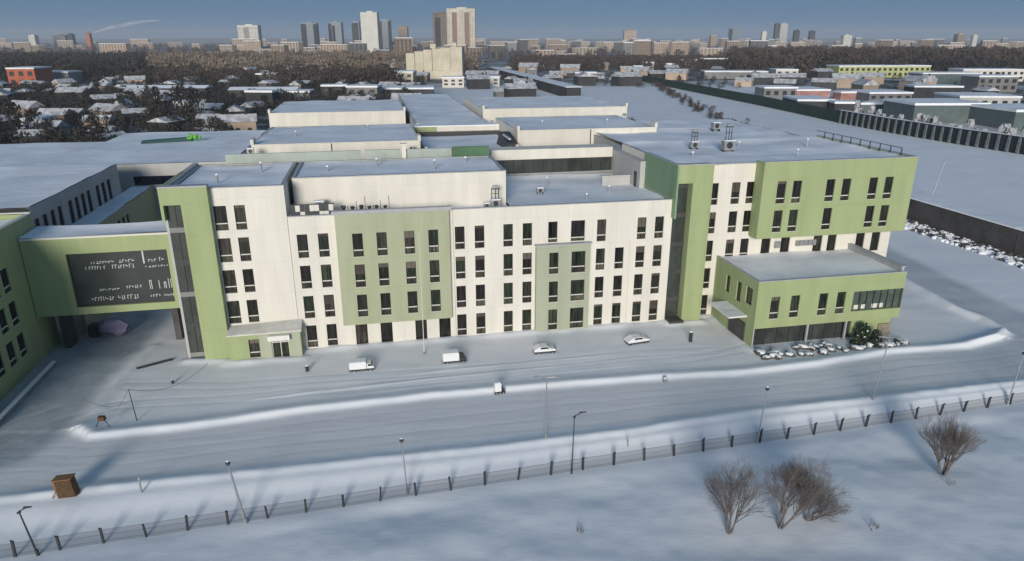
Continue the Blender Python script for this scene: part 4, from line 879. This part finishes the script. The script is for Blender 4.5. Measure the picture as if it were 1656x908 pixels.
bare_tree(5.2, 43.9, .7, 1.2, 'tiny dry weed clump in the foreground snow near the centre', 9, 5, 0, 3, name='weed_clump')
bare_tree(36.9, 49.3, .9, .8, 'small reddish dry weed below the rightmost bare tree', 12, 3, 0, 3, name='weed_clump')

# ------------------------------------------------------------------ right: retaining wall, rubble, noise barrier, arcade
def wall_run(name, pts, h, th, m, label, cat, cap=None, z0=0):
    T = thing(name, label, cat, (pts[0][0], pts[0][1], 0))
    o = Vector((pts[0][0], pts[0][1], 0))
    for a, b_ in zip(pts[:-1], pts[1:]):
        a = Vector((*a,0))-o; c = Vector((*b_,0))-o; d = (c-a).normalized(); n = Vector((-d.y,d.x,0))*th/2
        b = MB(); P = [a-n, c-n, c+n, a+n]; b.hexa([p+Vector((0,0,z0-1)) for p in P]+[p+Vector((0,0,z0+h)) for p in P]); link('wall_section', b.mesh('wall_section', m), T)
        if cap: n2 = n*1.15; P = [a-n2, c-n2, c+n2, a+n2]; b = MB(); b.hexa([p+Vector((0,0,z0+h+.002)) for p in P]+[p+Vector((0,0,z0+h+cap)) for p in P]); link('snow_cap', b.mesh('snow_cap', SNOW), T)
    return T
wall_run('retaining_wall', [(79.5,158),(82,140.5),(87.7,113.5),(96,84),(110,50)], 4.6, 5, DCONC, 'long dark concrete embankment wall at the right of the site', 'wall', .25)
rub = MB()
for i in range(800):
    t_ = rnd.random(); x = 82+7.5*t_*1.6-rnd.uniform(2.6,8.5); y = 143-44*t_*1.15; s = rnd.uniform(.2,.7); rub.blob((x,y,s*.15), s, s*.8, s*.7, i, .3, 1 if rnd.random() < .6 else 0, 6, 3)
link('rubble', rub.mesh('rubble', [DCONC, SNOW]), kind='stuff')
DG = mat('dark green barrier', (.02,.045,.033), .7, .3, .1)
wall_run('noise_barrier', [(96,690),(110,640),(122,520),(137,388),(143.5,310)], 5.0, 1.2, DG, 'dark green barrier running far back along the railway', 'barrier')
AR = [(143.5,309.8),(149,275),(156,246),(163.5,221.8),(175,190),(190,160)]
T = wall_run('arcade_wall', AR, 5.4, 1.6, mat('blue black wall', (.012,.018,.03), .7), 'dark arcade wall with rows of pale buttresses at the upper right', 'wall', .1)
o_ = Vector((*AR[0],0)); bt = MB(); bt.hexa([(-.5,-1.5,-.5),(.5,-1.5,-.5),(.5,-.81,-.5),(-.5,-.81,-.5),(-.4,-1.15,5.2),(.4,-1.15,5.2),(.4,-.81,5.2),(-.4,-.81,5.2)]); btm = bt.mesh('buttress', mat('grey green buttress', (.13,.155,.15), .8, .5, .8))
bc = MB(); bc.blob((0,1.2,5.9),1.3,1.6,1.3,3,.45,0,9,5); bcm = bc.mesh('snow_heap', mat('dirty snow heap', (.62,.63,.65), .9, 0, .8, .5, 3, dirt=(.06,.06,.06)), False)
acc = 0
for a, b_ in zip(AR[:-1], AR[1:]):
    a = Vector((*a,0)); c = Vector((*b_,0)); L_ = (c-a).length; d = (c-a)/L_; n = int(L_/3.6); rz = math.atan2(d.y, d.x)
    for i in range(n):
        p = a+d*(i+.5)*L_/n-o_; q = link('buttress', btm, T, p+Vector((-1.0*0,0,0)), rz); 
        # face the camera side (west)
        q.rotation_euler = (0,0,rz+0); 
        for _k in range(2): h_ = link('snow_heap', bcm, q, (rnd.uniform(-.6,.6), rnd.uniform(.8,4), rnd.uniform(-2.2,.2)), rnd.uniform(0,6)); h_.scale = (rnd.uniform(.4,.9), rnd.uniform(.5,1.2), rnd.uniform(.5,1.4))

# ------------------------------------------------------------------ background buildings
BRICKM = mat('far warm facade', (.36,.28,.22), .9, .2, .05, objvar=.35)
GREYB = mat('far grey facade', (.20,.20,.20), .9, .3, .08, objvar=.5)
DARKB = mat('far dark facade', (.045,.045,.048), .9, .4, .1, objvar=.4)
WHITEB = mat('far pale facade', (.62,.60,.55), .8, .12, .05)
REDB = mat('red orange facade', (.42,.12,.06), .8, .2, .2)
YGB = mat('yellow green facade', (.42,.45,.20), .8, .15, .06)
FARWIN = mat('far window strip', (.03,.032,.036), .3)
TANB = mat('far tan facade', (.42,.36,.29), .9, .2, .05)
LIMEW = mat('pale stone facade', (.58,.53,.42), .85, .2, .08)
PINKB = mat('dusty pink containers', (.38,.20,.18), .8, .4, .15)
BLUEB = mat('blue grey tower glass', (.16,.20,.24), .4, .2, .05)
def far_building(name, x, y, w, d, h, m, label, rot=0.0, roofm=RSNOW, floors=0, bays=0, group=None, cat='building', roofh=.6, gable=False):
    T = thing(name, label, cat, (x, y, 0), rot, group); b = MB(); b.box(-w/2, w/2, 0, d, -1, h); link('wall', b.mesh('wall', m), T)
    b = MB()
    if gable:
        e = .4; b.v += [(-w/2-e,-e,h),(w/2+e,-e,h),(w/2+e,d+e,h),(-w/2-e,d+e,h),(-w/2-e,d/2,h+roofh),(w/2+e,d/2,h+roofh)]
        b.f += [(0,1,5,4),(2,3,4,5),(0,4,3),(1,2,5),(3,2,1,0)]; b.m += [0]*5
    else: b.box(-w/2-.3, w/2+.3, -.3, d+.3, h+.01, h+roofh)
    link('roof', b.mesh('roof', roofm), T)
    if floors and bays:
        fh = (h-1.5)/floors; bw_ = w/bays
        for i in range(bays):
            if floors*bays <= 40:
                pass
        b = MB()
        for i in range(bays):
            for j in range(floors): b.box(-w/2+bw_*(i+.25), -w/2+bw_*(i+.75), -.12, -.01, 1+fh*j+fh*.25, 1+fh*j+fh*.8)
        link('windows', b.mesh('windows', FARWIN), T, kind='stuff')
    return T
def tower(x, y, w, h, m, label, stripes=(), sm=None, step=0):
    T = thing('tower_block', label, 'tower', (x, y, 0)); d = min(w, 26); b = MB(); b.box(-w/2, w/2, 0, d, 0, h)
    link('wall', b.mesh('wall', m), T)
    for (a, c, top) in stripes: b = MB(); b.box(-w/2+w*a, -w/2+w*c, -.5, -.05, 4, h*top); link('glazed_strip', b.mesh('glazed_strip', sm or DARKB), T)
    b = MB()
    nf = int(h/3.2); nb = max(3, int(w/4))
    for j in range(1, nf):
        for i in range(nb):
            a = (i+.25)/nb; c = (i+.7)/nb
            if any(s0-.02 < (a+c)/2 < s1+.02 for s0, s1, _ in stripes): continue
            b.box(-w/2+w*a, -w/2+w*c, -.2, -.02, j*3.2, j*3.2+1.4)
    if step != 9: link('windows', b.mesh('windows', GREYB), T, kind='stuff')
    b = MB(); b.box(-w/2-.3, w/2+.3, -.3, d+.3, h+.01, h+1.2); b.box(-w*.15, w*.2, d*.3, d*.7, h+1.21, h+4); link('roof', b.mesh('roof', m), T)
    return T
tower(-682,1900,52.5,65.1,WHITEB,'broad white tower with dark central strip on the left skyline',((.3,.55,.95),),GREYB)
tower(-552,2000,41.9,72.9,BLUEB,'dark and blue striped tower, leftmost of the pair left of the white slab',((0,.35,.97),(.8,1,.97)))
tower(-505,2100,36.9,76.5,BLUEB,'dark striped tower, right one of the pair left of the white slab',((0,.25,.97),(.3,.5,.9)))
tower(-446,2100,21.1,78.1,BLUEB,'narrow dark tower touching the white slab on its left',((0,.9,.97),))
tower(-329,1700,38.2,89.8,WHITEB,'tall plain white slab tower on the skyline',(),None,9)
tower(-348,2000,33.4,80.8,BLUEB,'grey striped tower just right of the white slab',((0,.35,.97),(.85,1,.97)))
tower(-327,2200,27.7,66.3,BRICKM,'small pinkish tower right of the white slab')
tower(-165,1700,35.4,88.5,mat('brown tower face',(.16,.12,.10),.9,.2,.1),'dark brown half of the big twin tower block',((.15,.5,.9),))
tower(-114,1650,63.1,95.9,LIMEW,'big sandstone coloured twin tower on the skyline',((.18,.36,.93),(.62,.80,.93)),mat('brown tower strip',(.24,.17,.14),.9))
for q, l in (((-1506,2300,19.4,42.3,WHITEB),'small white block on the far left horizon'),((-1481,2400,40.4,42.6,GREYB),'low pale block on the far left horizon'),((-1446,2400,16.2,46.4,DARKB),'small dark block on the far left horizon')): tower(*q, l)
tower(-1330,2300,13.5,47.8,REDB,'reddish chimney tower below the smoke on the left horizon')
tower(789,2600,32.7,65.9,BLUEB,'blue glass tower with white cap on the right horizon',((.0,.2,.97),)); tower(893,2600,15.3,55.6,WHITEB,'narrow white tower on the right horizon',(),None,9)
tower(937,2600,15.2,82.3,DARKB,'slim dark tower, tallest on the right horizon'); tower(1034,2800,28.1,85.9,GREYW,'pale grey slab beside the slim dark tower',(),None,9)
tower(1009,2600,17.5,59.7,DARKB,'short dark tower right of the pale slab'); tower(1064,2600,17.5,57.7,DARKB,'short dark tower farther right of the pale slab')
tower(419,2600,43.7,59.7,BRICKM,'pink stepped blocks on the middle horizon'); tower(688,2500,21,42.9,BRICKM,'small beige block on the right horizon left of the blue tower')
tower(1409,2300,23.2,46,BRICKM,'brown tower at the right end of the horizon'); tower(1579,2500,14.7,42.9,WHITEB,'small pale tower at the right end of the horizon')
tower(1144,2500,27.4,42.9,WHITEB,'low white block on the right horizon')
# explicit mid-distance buildings: x, y, w, h, material, name, label
def silo():
    T = thing('silo_block', 'tall pale stone silo block with notched roofline in the middle distance', 'building', (-71, 665, 0))
    for i, (a, b_, h, dd) in enumerate(((-26,-18,22,0),(-18,-10,23.5,1),(-10,-2,25,0),(-2,6,26,1),(6,15,26.5,-4),(15,26,27.5,-5))):
        b = MB(); b.box(a, b_-.3, dd, 28, 0, h); link('bin', b.mesh('bin', LIMEW), T)
    b = MB(); b.box(-4,1,5,12,26.1,30); b.box(16,20,5,12,27.6,31); link('roof_hut', b.mesh('roof_hut', LIMEW), T); b = MB(); b.box(-6,26,-8,-4.2,0,7); b.box(-16,-6.1,-5,-.1,0,5); link('base_block', b.mesh('base_block', LIMEW), T)
silo()
ex = [(348,675,89.4,10,YGB,'warehouse','long yellow green warehouse in the right distance'),(-366,538,19.3,13.3,REDB,'apartment_building','red orange building at the left edge'),(-370,574,34,9,GREYB,'shed','grey shed behind the red orange building'),
(-187,275,7.7,4.8,WHITEB,'site_cabin','pale cabin among dark trees at the left edge'),(-188,574,31,7.6,GREYB,'shed','long low shed with a white roof left of the brown woods'),(-154,332,7.2,6.2,WHITEB,'kiosk_tower','small white square building between dark trees'),
(-130,367,14.3,8.7,DARKB,'warehouse','dark block with ladder like windows right of the black trees'),(-131,423,21.9,4.6,GREYB,'shed','grey low building behind the dark block'),(-105,423,14.6,8.1,DARKB,'warehouse','dark industrial block left of the silo, nearer'),(-87,415,17.9,8,GREYB,'warehouse','grey industrial block left of the silo'),
(-87,567,18.4,9.4,LIMEW,'house','pale stone house left of the silo foot'),(-44,538,16.2,6.7,WHITEB,'house','white house at the right foot of the silo'),(-21,552,22.7,6.4,WHITEB,'house','white roofed house right of the silo'),(64,625,18.7,6.2,GREYB,'house','grey house beside the long lane'),
(-67,437,37.7,5.5,DARKB,'warehouse','dark low building behind the left rear hall'),(249,654,19.6,7.5,WHITEB,'house','small white house left of the yellow green warehouse'),(341,559,47.9,8.8,TEAL,'warehouse','teal warehouse behind the right rail yard'),
(411,616,51.7,9.1,WHITEB,'warehouse','long pale warehouse at the right edge, farthest row'),(190,307,32.5,7.6,TEAL,'warehouse','grey teal warehouse directly behind the arcade wall'),(212,283,23.3,7.2,TEAL,'warehouse','grey teal warehouse at the right edge behind the arcade'),
(184,337,11.7,5.5,TEAL,'shed','teal shed left of the big grey teal warehouse'),(175,343,13.4,4.7,TEAL,'shed','long teal shed behind the barrier end'),(165,348,13.6,4.7,DARKB,'shed','black shed behind the barrier'),(154,361,18.1,4.8,DARKB,'shed','dark shed farther along behind the barrier'),
(164,437,20.3,6,GREYB,'warehouse','grey warehouse with snow roof in the rail yard, left'),(184,437,20.7,4.6,PINKB,'container_row','dusty pink row of containers in the rail yard'),(205,430,15,3.8,PINKB,'container_row','pink container row right of the first'),(220,415,25.1,4.5,GREYB,'warehouse','grey low warehouse right of the containers'),
(330,488,27.2,10.1,GREYB,'warehouse','grey warehouse at the right edge, middle row'),(260,437,28.2,6.6,DARKB,'warehouse','dark warehouse right of the rail yard'),(246,367,30.1,6.0,GREYW,'warehouse','pale grey warehouse below the dark one at right'),(205,868,7.4,9.9,WHITEB,'house','white cube house in the far middle, left one'),
(216,868,9.6,9.9,WHITEB,'house','white cube house in the far middle, right one'),(185,834,14.2,6.8,WHITEB,'house','white long house in front of the cube houses'),(244,868,29.5,11.3,DARKB,'apartment_building','dark block with snow domes in the far middle'),(157,834,12.8,8.2,WHITEB,'house','white gabled house in the far middle'),
(140,803,10.3,5.3,WHITEB,'house','small white house at the left of the far middle group'),(231,616,37,3.6,GREYB,'shed','long flat grey shed in the far fields at right'),(203,654,56,5.9,GREYB,'shed','longest flat grey shed in the far fields')]
for (x, y, w, h, m, nm, l) in ex: far_building(nm, x, y, w, rnd.uniform(14, 26) if w > 15 else 9, h, m, l, rnd.uniform(-.12,.12), RSNOW, 0 if (m is TEAL or nm in ('shed','container_row')) else (2 if h > 6 else 1), max(2, int(w/5)), roofh=1.0)
far_building('shed', -218, 446, 54, 12, 5.6, DARKB, 'long dark barn with bright snow roof among the left houses', 0, SNOW, 1, 10, roofh=1.5, gable=True)
far_building('shed', -150, 430, 40, 12, 5.6, DARKB, 'second long barn with snow roof, right of the first', .05, SNOW, 1, 8, roofh=1.5, gable=True)

FSNOW = mat('patchy roof snow', (.66,.68,.72), .9, 0, .35, dirt=(.22,.21,.21))
# scattered snow roofed houses on the left, each its own thing
proto = []
for i in range(8):
    w, d, h, rh = rnd.uniform(8,14), rnd.uniform(7,10), rnd.uniform(3,5), rnd.uniform(1.5,3)
    b = MB(); b.box(-w/2,w/2,-d/2,d/2,-1,h); wm = b.mesh('wall', (GREYB, DARKB, BRICKM, DARKB)[i % 4])
    b = MB(); e = .5
    b.v += [(-w/2-e,-d/2-e,h-.1),(w/2+e,-d/2-e,h-.1),(w/2+e,d/2+e,h-.1),(-w/2-e,d/2+e,h-.1),(-w/2-e,0,h+rh),(w/2+e,0,h+rh)]; b.f += [(0,1,5,4),(2,3,4,5),(0,4,3),(1,2,5),(3,2,1,0)]; b.m += [0]*5
    b.box(w*.2,w*.2+.8,-.4,.4,h+rh*.5,h+rh+1,1); rm = b.mesh('roof', [FSNOW, DARKB])
    b = MB()
    for k in range(3): b.box(-w/2+w*(k+.25)/3,-w/2+w*(k+.6)/3,-d/2-.06,-d/2-.01,1,2.4)
    gm = b.mesh('windows', FARWIN); proto.append((wm, rm, gm))
def far_house(x, y, label, group, s=1.0):
    i = rnd.randrange(8); tone = ('grey','black','brick brown','dark')[i % 4]; dp = 'near the front of' if y < 330 else ('in the middle of' if y < 470 else 'at the back of'); sd = 'toward the photo edge' if abs(x/y) > .5 else ('toward the complex' if abs(x/y) < .3 else 'halfway across')
    label = label.replace('TONE', tone).replace('DP', dp).replace('SD', sd); T = thing('house', label, 'house', (x,y,0), rnd.uniform(-.5,.5)+rnd.choice((0,0,R(90))), group); T.scale = (s,s,s)
    link('wall', proto[i][0], T); link('roof', proto[i][1], T)
    if y < 400: link('windows', proto[i][2], T)
placed = []
def free(x, y, r):
    for a, b_, c in placed:
        if (a-x)**2+(b_-y)**2 < (r+c)**2: return False
    placed.append((x, y, r)); return True
for e in ex: placed.append((e[0], e[1]+8, e[2]*.55+3))
n = 0
while n < 105:
    y = rnd.uniform(225, 620); x = rnd.uniform(-.80*y, -.24*y-20 if y < 330 else -.12*y)
    if y < 300 and x > -100-(y-225)*.1: continue
    if free(x, y, 7.5): far_house(x, y, 'TONE house with snow roof DP left settlement, SD', 'snow roofed houses left of the complex', rnd.uniform(.8,1.15)); n += 1
n = 0
while n < 70:
    y = rnd.uniform(420, 900); x = rnd.uniform(-.05*y, .70*y)
    if x < 150 and 35 < x and y < 560: continue
    if abs(x-(150-(y-300)*.15)) < 12: continue
    if free(x, y, 9): far_house(x, y, 'TONE low building in fields beyond the complex, SD', 'low buildings in the far fields', rnd.uniform(.8,1.5)); n += 1
n = 0
while n < 110:
    y = rnd.uniform(640, 1250); x = rnd.uniform(-.46*y, -.12*y)
    if free(x, y, 9): far_house(x, y, 'TONE house on speckled slope below skyline towers, SD', 'pale houses below the towers', rnd.uniform(1.0,1.6)); n += 1
# far city: apartment blocks
am = []
for i in range(7):
    w, h, d = rnd.uniform(22,55), rnd.uniform(17,32), 14; b = MB(); b.box(-w/2,w/2,0,d,-1,h); wm = b.mesh('wall', (BRICKM, BRICKM, BRICKM, TANB, GREYB, BRICKM, TANB)[i]); b = MB(); b.box(-w/2-.4,w/2+.4,-.4,d+.4,h+.01,h+1.0); rm = b.mesh('roof', RSNOW)
    b = MB(); nb = int(w/6); nf = int(h/3.2)
    for k in range(nb):
        for j in range(nf): b.box(-w/2+w*(k+.25)/nb,-w/2+w*(k+.7)/nb,-.3,-.02,1+j*3.2,2.6+j*3.2)
    am.append((wm, rm, b.mesh('windows', FARWIN)))
n = 0
while n < 230:
    y = rnd.uniform(1150, 3600); x = rnd.uniform(-.80*y, .80*y)
    if x < -.40*y and rnd.random() < .85: continue
    if x > .45*y and rnd.random() < .5: continue
    if free(x, y, 30):
        i = rnd.randrange(7); side = 'left of' if x < -300 else ('right of' if x > -60 else 'below')
        T = thing('apartment_block', ('distant ','farther ','farthest ')[min(2,int((y-1150)/800))]+('brown','brown','brick coloured','tan','grey','brown','tan')[i]+' apartment block on the horizon '+side+' the twin sandstone tower', 'building', (x,y,0), rnd.uniform(-.5,.5), 'distant apartment blocks '+side+' the twin tower')
        T.scale = (rnd.uniform(.5,1.25), 1, rnd.uniform(.45,1.15)); link('wall', am[i][0], T); link('roof', am[i][1], T); o = link('windows', am[i][2], T, kind='stuff'); n += 1

# ------------------------------------------------------------------ trees in the distance
TWIG1 = mat('grey brown bare crowns', (.075,.055,.045), .95, .4, .02); TWIG2 = mat('dark crowns', (.040,.036,.031), .95, .4, .05); TWIG3 = mat('tan bare crowns', (.24,.19,.14), .95, .4, .03, dirt=(.10,.075,.06))
def crown_arrays(h, r, n, leaf, seed):
    rs = np.random.RandomState(seed); th = rs.rand(n)*2*np.pi; zz = rs.rand(n)**.8; f = np.sqrt(rs.rand(n)); prof = np.sqrt(np.clip(1-((zz-.45)/.62)**2, 0.02, 1))
    lump = 1+.35*np.sin(th*3+seed)+.2*np.sin(zz*9+th*2+seed)
    c = np.stack([r*f*prof*lump*np.cos(th), r*f*prof*lump*np.sin(th), h*(.12+.88*zz)], 1)
    d = rs.randn(n,3)*np.array([.6,.6,1.1]); d /= np.linalg.norm(d,axis=1)[:,None]; e = np.cross(d, rs.randn(n,3)); e /= np.linalg.norm(e,axis=1)[:,None]; s = (leaf*(.5+rs.rand(n)))[:,None]
    return np.stack([c-d*s, c+e*s*.45, c+d*s, c-e*s*.45], 1)      # n,4,3
protos = [crown_arrays(1, .42, 90, .10, k) for k in range(8)]
def tri_mesh(name, Q4, m, parts=None):
    n = len(Q4); me = bpy.data.meshes.new(name); me.vertices.add(n*4); me.vertices.foreach_set('co', Q4.reshape(-1).astype(np.float32))
    me.loops.add(n*4); me.loops.foreach_set('vertex_index', np.arange(n*4, dtype=np.int32)); me.polygons.add(n)
    me.polygons.foreach_set('loop_start', (np.arange(n)*4).astype(np.int32)); me.polygons.foreach_set('loop_total', np.full(n,4,np.int32)); me.update(); me.materials.append(m); return me
def wood(name, pos, m, hr=(8,14), seed=0):
    rs = random.Random(seed); out_ = []
    for x, y in pos:
        h = rs.uniform(*hr); q = protos[rs.randrange(8)]*np.array([h*rs.uniform(.8,1.5), h*rs.uniform(.8,1.3), h]); a = rs.uniform(0,6.28); c, s = math.cos(a), math.sin(a)
        q = q @ np.array([[c,s,0],[-s,c,0],[0,0,1]]); out_.append(q+np.array([x,y,0]))
    return link(name, tri_mesh(name, np.concatenate(out_), m), kind='stuff')
def scatter(n, f, r=4, seed=1):
    rs = random.Random(seed); res = []
    while len(res) < n:
        p = f(rs)
        if p: res.append(p)
    return res
def polar(x0, x1, y0, y1):      # bearing range (x/y) and depth range
    return lambda rs: (lambda y: (rs.uniform(x0,x1)*y, y))(rs.uniform(y0,y1))
wood('far_wood', scatter(900, polar(.0,.34,820,1100), seed=2), TWIG1, (8,13), 2)
wood('far_wood', scatter(1300, polar(.30,.85,700,1250), seed=3), TWIG1, (13,23), 3)
wood('far_wood', scatter(650, polar(.42,.85,690,860), seed=13), TWIG2, (10,16), 4)
wood('far_wood', scatter(500, polar(-.54,-.28,560,700), seed=4), TWIG1, (6,10), 5)
wood('far_wood', scatter(1100, polar(-.85,-.50,590,1150), seed=5), TWIG2, (10,16), 6)
wood('far_wood', scatter(1000, polar(-.50,-.05,680,1300), seed=6), TWIG3, (10,16), 7)
wood('far_wood', scatter(1500, polar(-.85,.85,1200,3200), seed=7), TWIG1, (8,15), 8)
wood('far_wood', scatter(120, polar(-.33,-.16,520,640), seed=8), TWIG1, (8,14), 9)
wood('hedge_thicket', scatter(700, polar(-.82,-.40,220,520), seed=9), TWIG2, (3.5,7), 10)
wood('hedge_thicket', scatter(400, polar(-.42,-.12,330,600), seed=10), TWIG2, (3.5,7), 11)
wall_run('long_shed', [(38,440),(-18,746)], 6.5, 9, DARKB, 'long dark shed running back toward the silo beyond the halls', 'building', .4)
wood('hedge_thicket', scatter(260, polar(.1,.8,520,800), seed=12), TWIG2, (3,5), 13)
wood('hedge_thicket', scatter(150, lambda rs: (lambda t_: (88+t_*26+rs.gauss(0,2.5), 250+t_*330))(rs.random()), seed=15), TWIG1, (1.5,3.2), 14)
wood('hedge_thicket', scatter(90, lambda rs: (lambda t_: (70-t_*30+rs.gauss(0,3), 230+t_*120))(rs.random()), seed=16), TWIG2, (1.0,2.2), 15)
# nearer single trees in the left settlement
tm = []
for k in range(5): tm.append(tri_mesh('crown', crown_arrays(1,.36,420,.055,30+k), TWIG2))
b = MB(); b.tube((0,0,-.05),(0,0,.5),.03,.018,6); trm = b.mesh('trunk', BARK)
pos = [(-152,305,15),(-140,300,16),(-134,300,15),(-168,318,9),(-176,322,9),(-160,322,9),(-185,262,13),(-195,258,12),(-178,262,10),(-150,282,7),(-215,330,9),(-120,345,9),(-112,350,8),(-100,395,9),(-92,392,10),(-205,290,9),(-145,340,8)]
rs = random.Random(77)
while len(pos) < 75:
    y = rs.uniform(235, 520); x = rs.uniform(-.80*y, -.22*y)
    if y < 300 and x > -105: continue
    pos.append((x, y, rs.uniform(5,10)))
for i, (x, y, h) in enumerate(pos):
    big = h > 12
    T = thing('dark_tree', 'large near black tree towering over the houses, '+('leftmost cluster' if x < -170 else 'paired cluster in the middle' if x < -130 else 'right of the cluster') if big else ('small' if h < 7 else 'taller')+' dark tree among the snow roofed houses, '+('front rows' if y < 330 else 'middle rows' if y < 430 else 'back rows')+(' at the edge' if x/y < -.5 else ' near the halls'), 'tree', (x,y,0), rs.uniform(0,6), 'large black trees at upper left' if big else 'dark trees among the houses')
    T.scale = (h*rs.uniform(.6,.8), h*rs.uniform(.6,.8), h); link('trunk', trm, T); link('crown', tm[i % 5], T)
# distant hills along the horizon
b = MB(); nh = 90
for i in range(nh+1):
    x = -16000+32000*i/nh; h = 22+30*abs(noise.noise(Vector((i*.13,2,0)))); b.v += [(x,9000,-5),(x,9300,h),(x,11000,-5)]
for i in range(nh): a = i*3; b.f += [(a,a+3,a+4,a+1),(a+1,a+4,a+5,a+2)]; b.m += [0,0]
link('hills', b.mesh('hills', mat('far hill woods', (.07,.06,.06), .95, .3, .002), True), kind='structure')
# smoke plume
sm = bpy.data.materials.new('smoke'); sm.use_nodes = True; t = sm.node_tree; pb_ = t.nodes['Principled BSDF']; pb_.inputs['Base Color'].default_value = (.8,.8,.82,1); pb_.inputs['Roughness'].default_value = 1
n_ = t.nodes.new('ShaderNodeTexNoise'); n_.inputs['Scale'].default_value = .03; n_.inputs['Detail'].default_value = 6; tc_ = t.nodes.new('ShaderNodeTexCoord'); t.links.new(tc_.outputs['Object'], n_.inputs[0])
mr_ = t.nodes.new('ShaderNodeMapRange'); mr_.inputs[1].default_value = .35; mr_.inputs[2].default_value = .75; mr_.inputs[3].default_value = .05; mr_.inputs[4].default_value = .32; t.links.new(n_.outputs['Fac'], mr_.inputs[0]); t.links.new(mr_.outputs[0], pb_.inputs['Alpha'])
b = MB(); k = 10; prev = None; st = []
for i in range(15):
    t_ = i/14; c = Vector((-1318+210*t_, 2310+30*t_, 50+38*(1-(1-t_)**1.7))); rad = 1.2+10*math.sin(math.pi*min(1,t_*.95+.02))**.8*(1 if t_ < .6 else 1-.5*(t_-.6)/.4); st.append((c, rad*(1+.2*math.sin(i*2.1))))
for c, rad in st:
    for j in range(k): a = 2*math.pi*j/k; b.v.append((c.x+rad*.2*math.cos(a), c.y+rad*1.2*math.cos(a), c.z+rad*.55*math.sin(a)))
for i in range(14):
    for j in range(k): a = i*k+j; c_ = i*k+(j+1) % k; b.f.append((a,c_,c_+k,a+k)); b.m.append(0)
b.f.append(tuple(range(k-1,-1,-1))); b.f.append(tuple(range(14*k,15*k))); b.m += [0,0]
link('smoke_plume', b.mesh('smoke_plume', sm, True), kind='stuff', label='thin white smoke plume drifting right from the far left chimney', cat='smoke')
# ------------------------------------------------------------------ haze
hm = bpy.data.materials.new('haze'); hm.use_nodes = True; t = hm.node_tree; t.nodes.remove(t.nodes['Principled BSDF']); pv = t.nodes.new('ShaderNodeVolumePrincipled')
pv.inputs['Color'].default_value = (.80,.86,.95,1); pv.inputs['Density'].default_value = 1/7000; pv.inputs['Anisotropy'].default_value = 0.0
t.links.new(pv.outputs[0], t.nodes['Material Output'].inputs['Volume'])
b = MB(); b.box(-6500, 6500, -300, 8800, -6, 125); link('haze', b.mesh('haze', hm), kind='stuff')
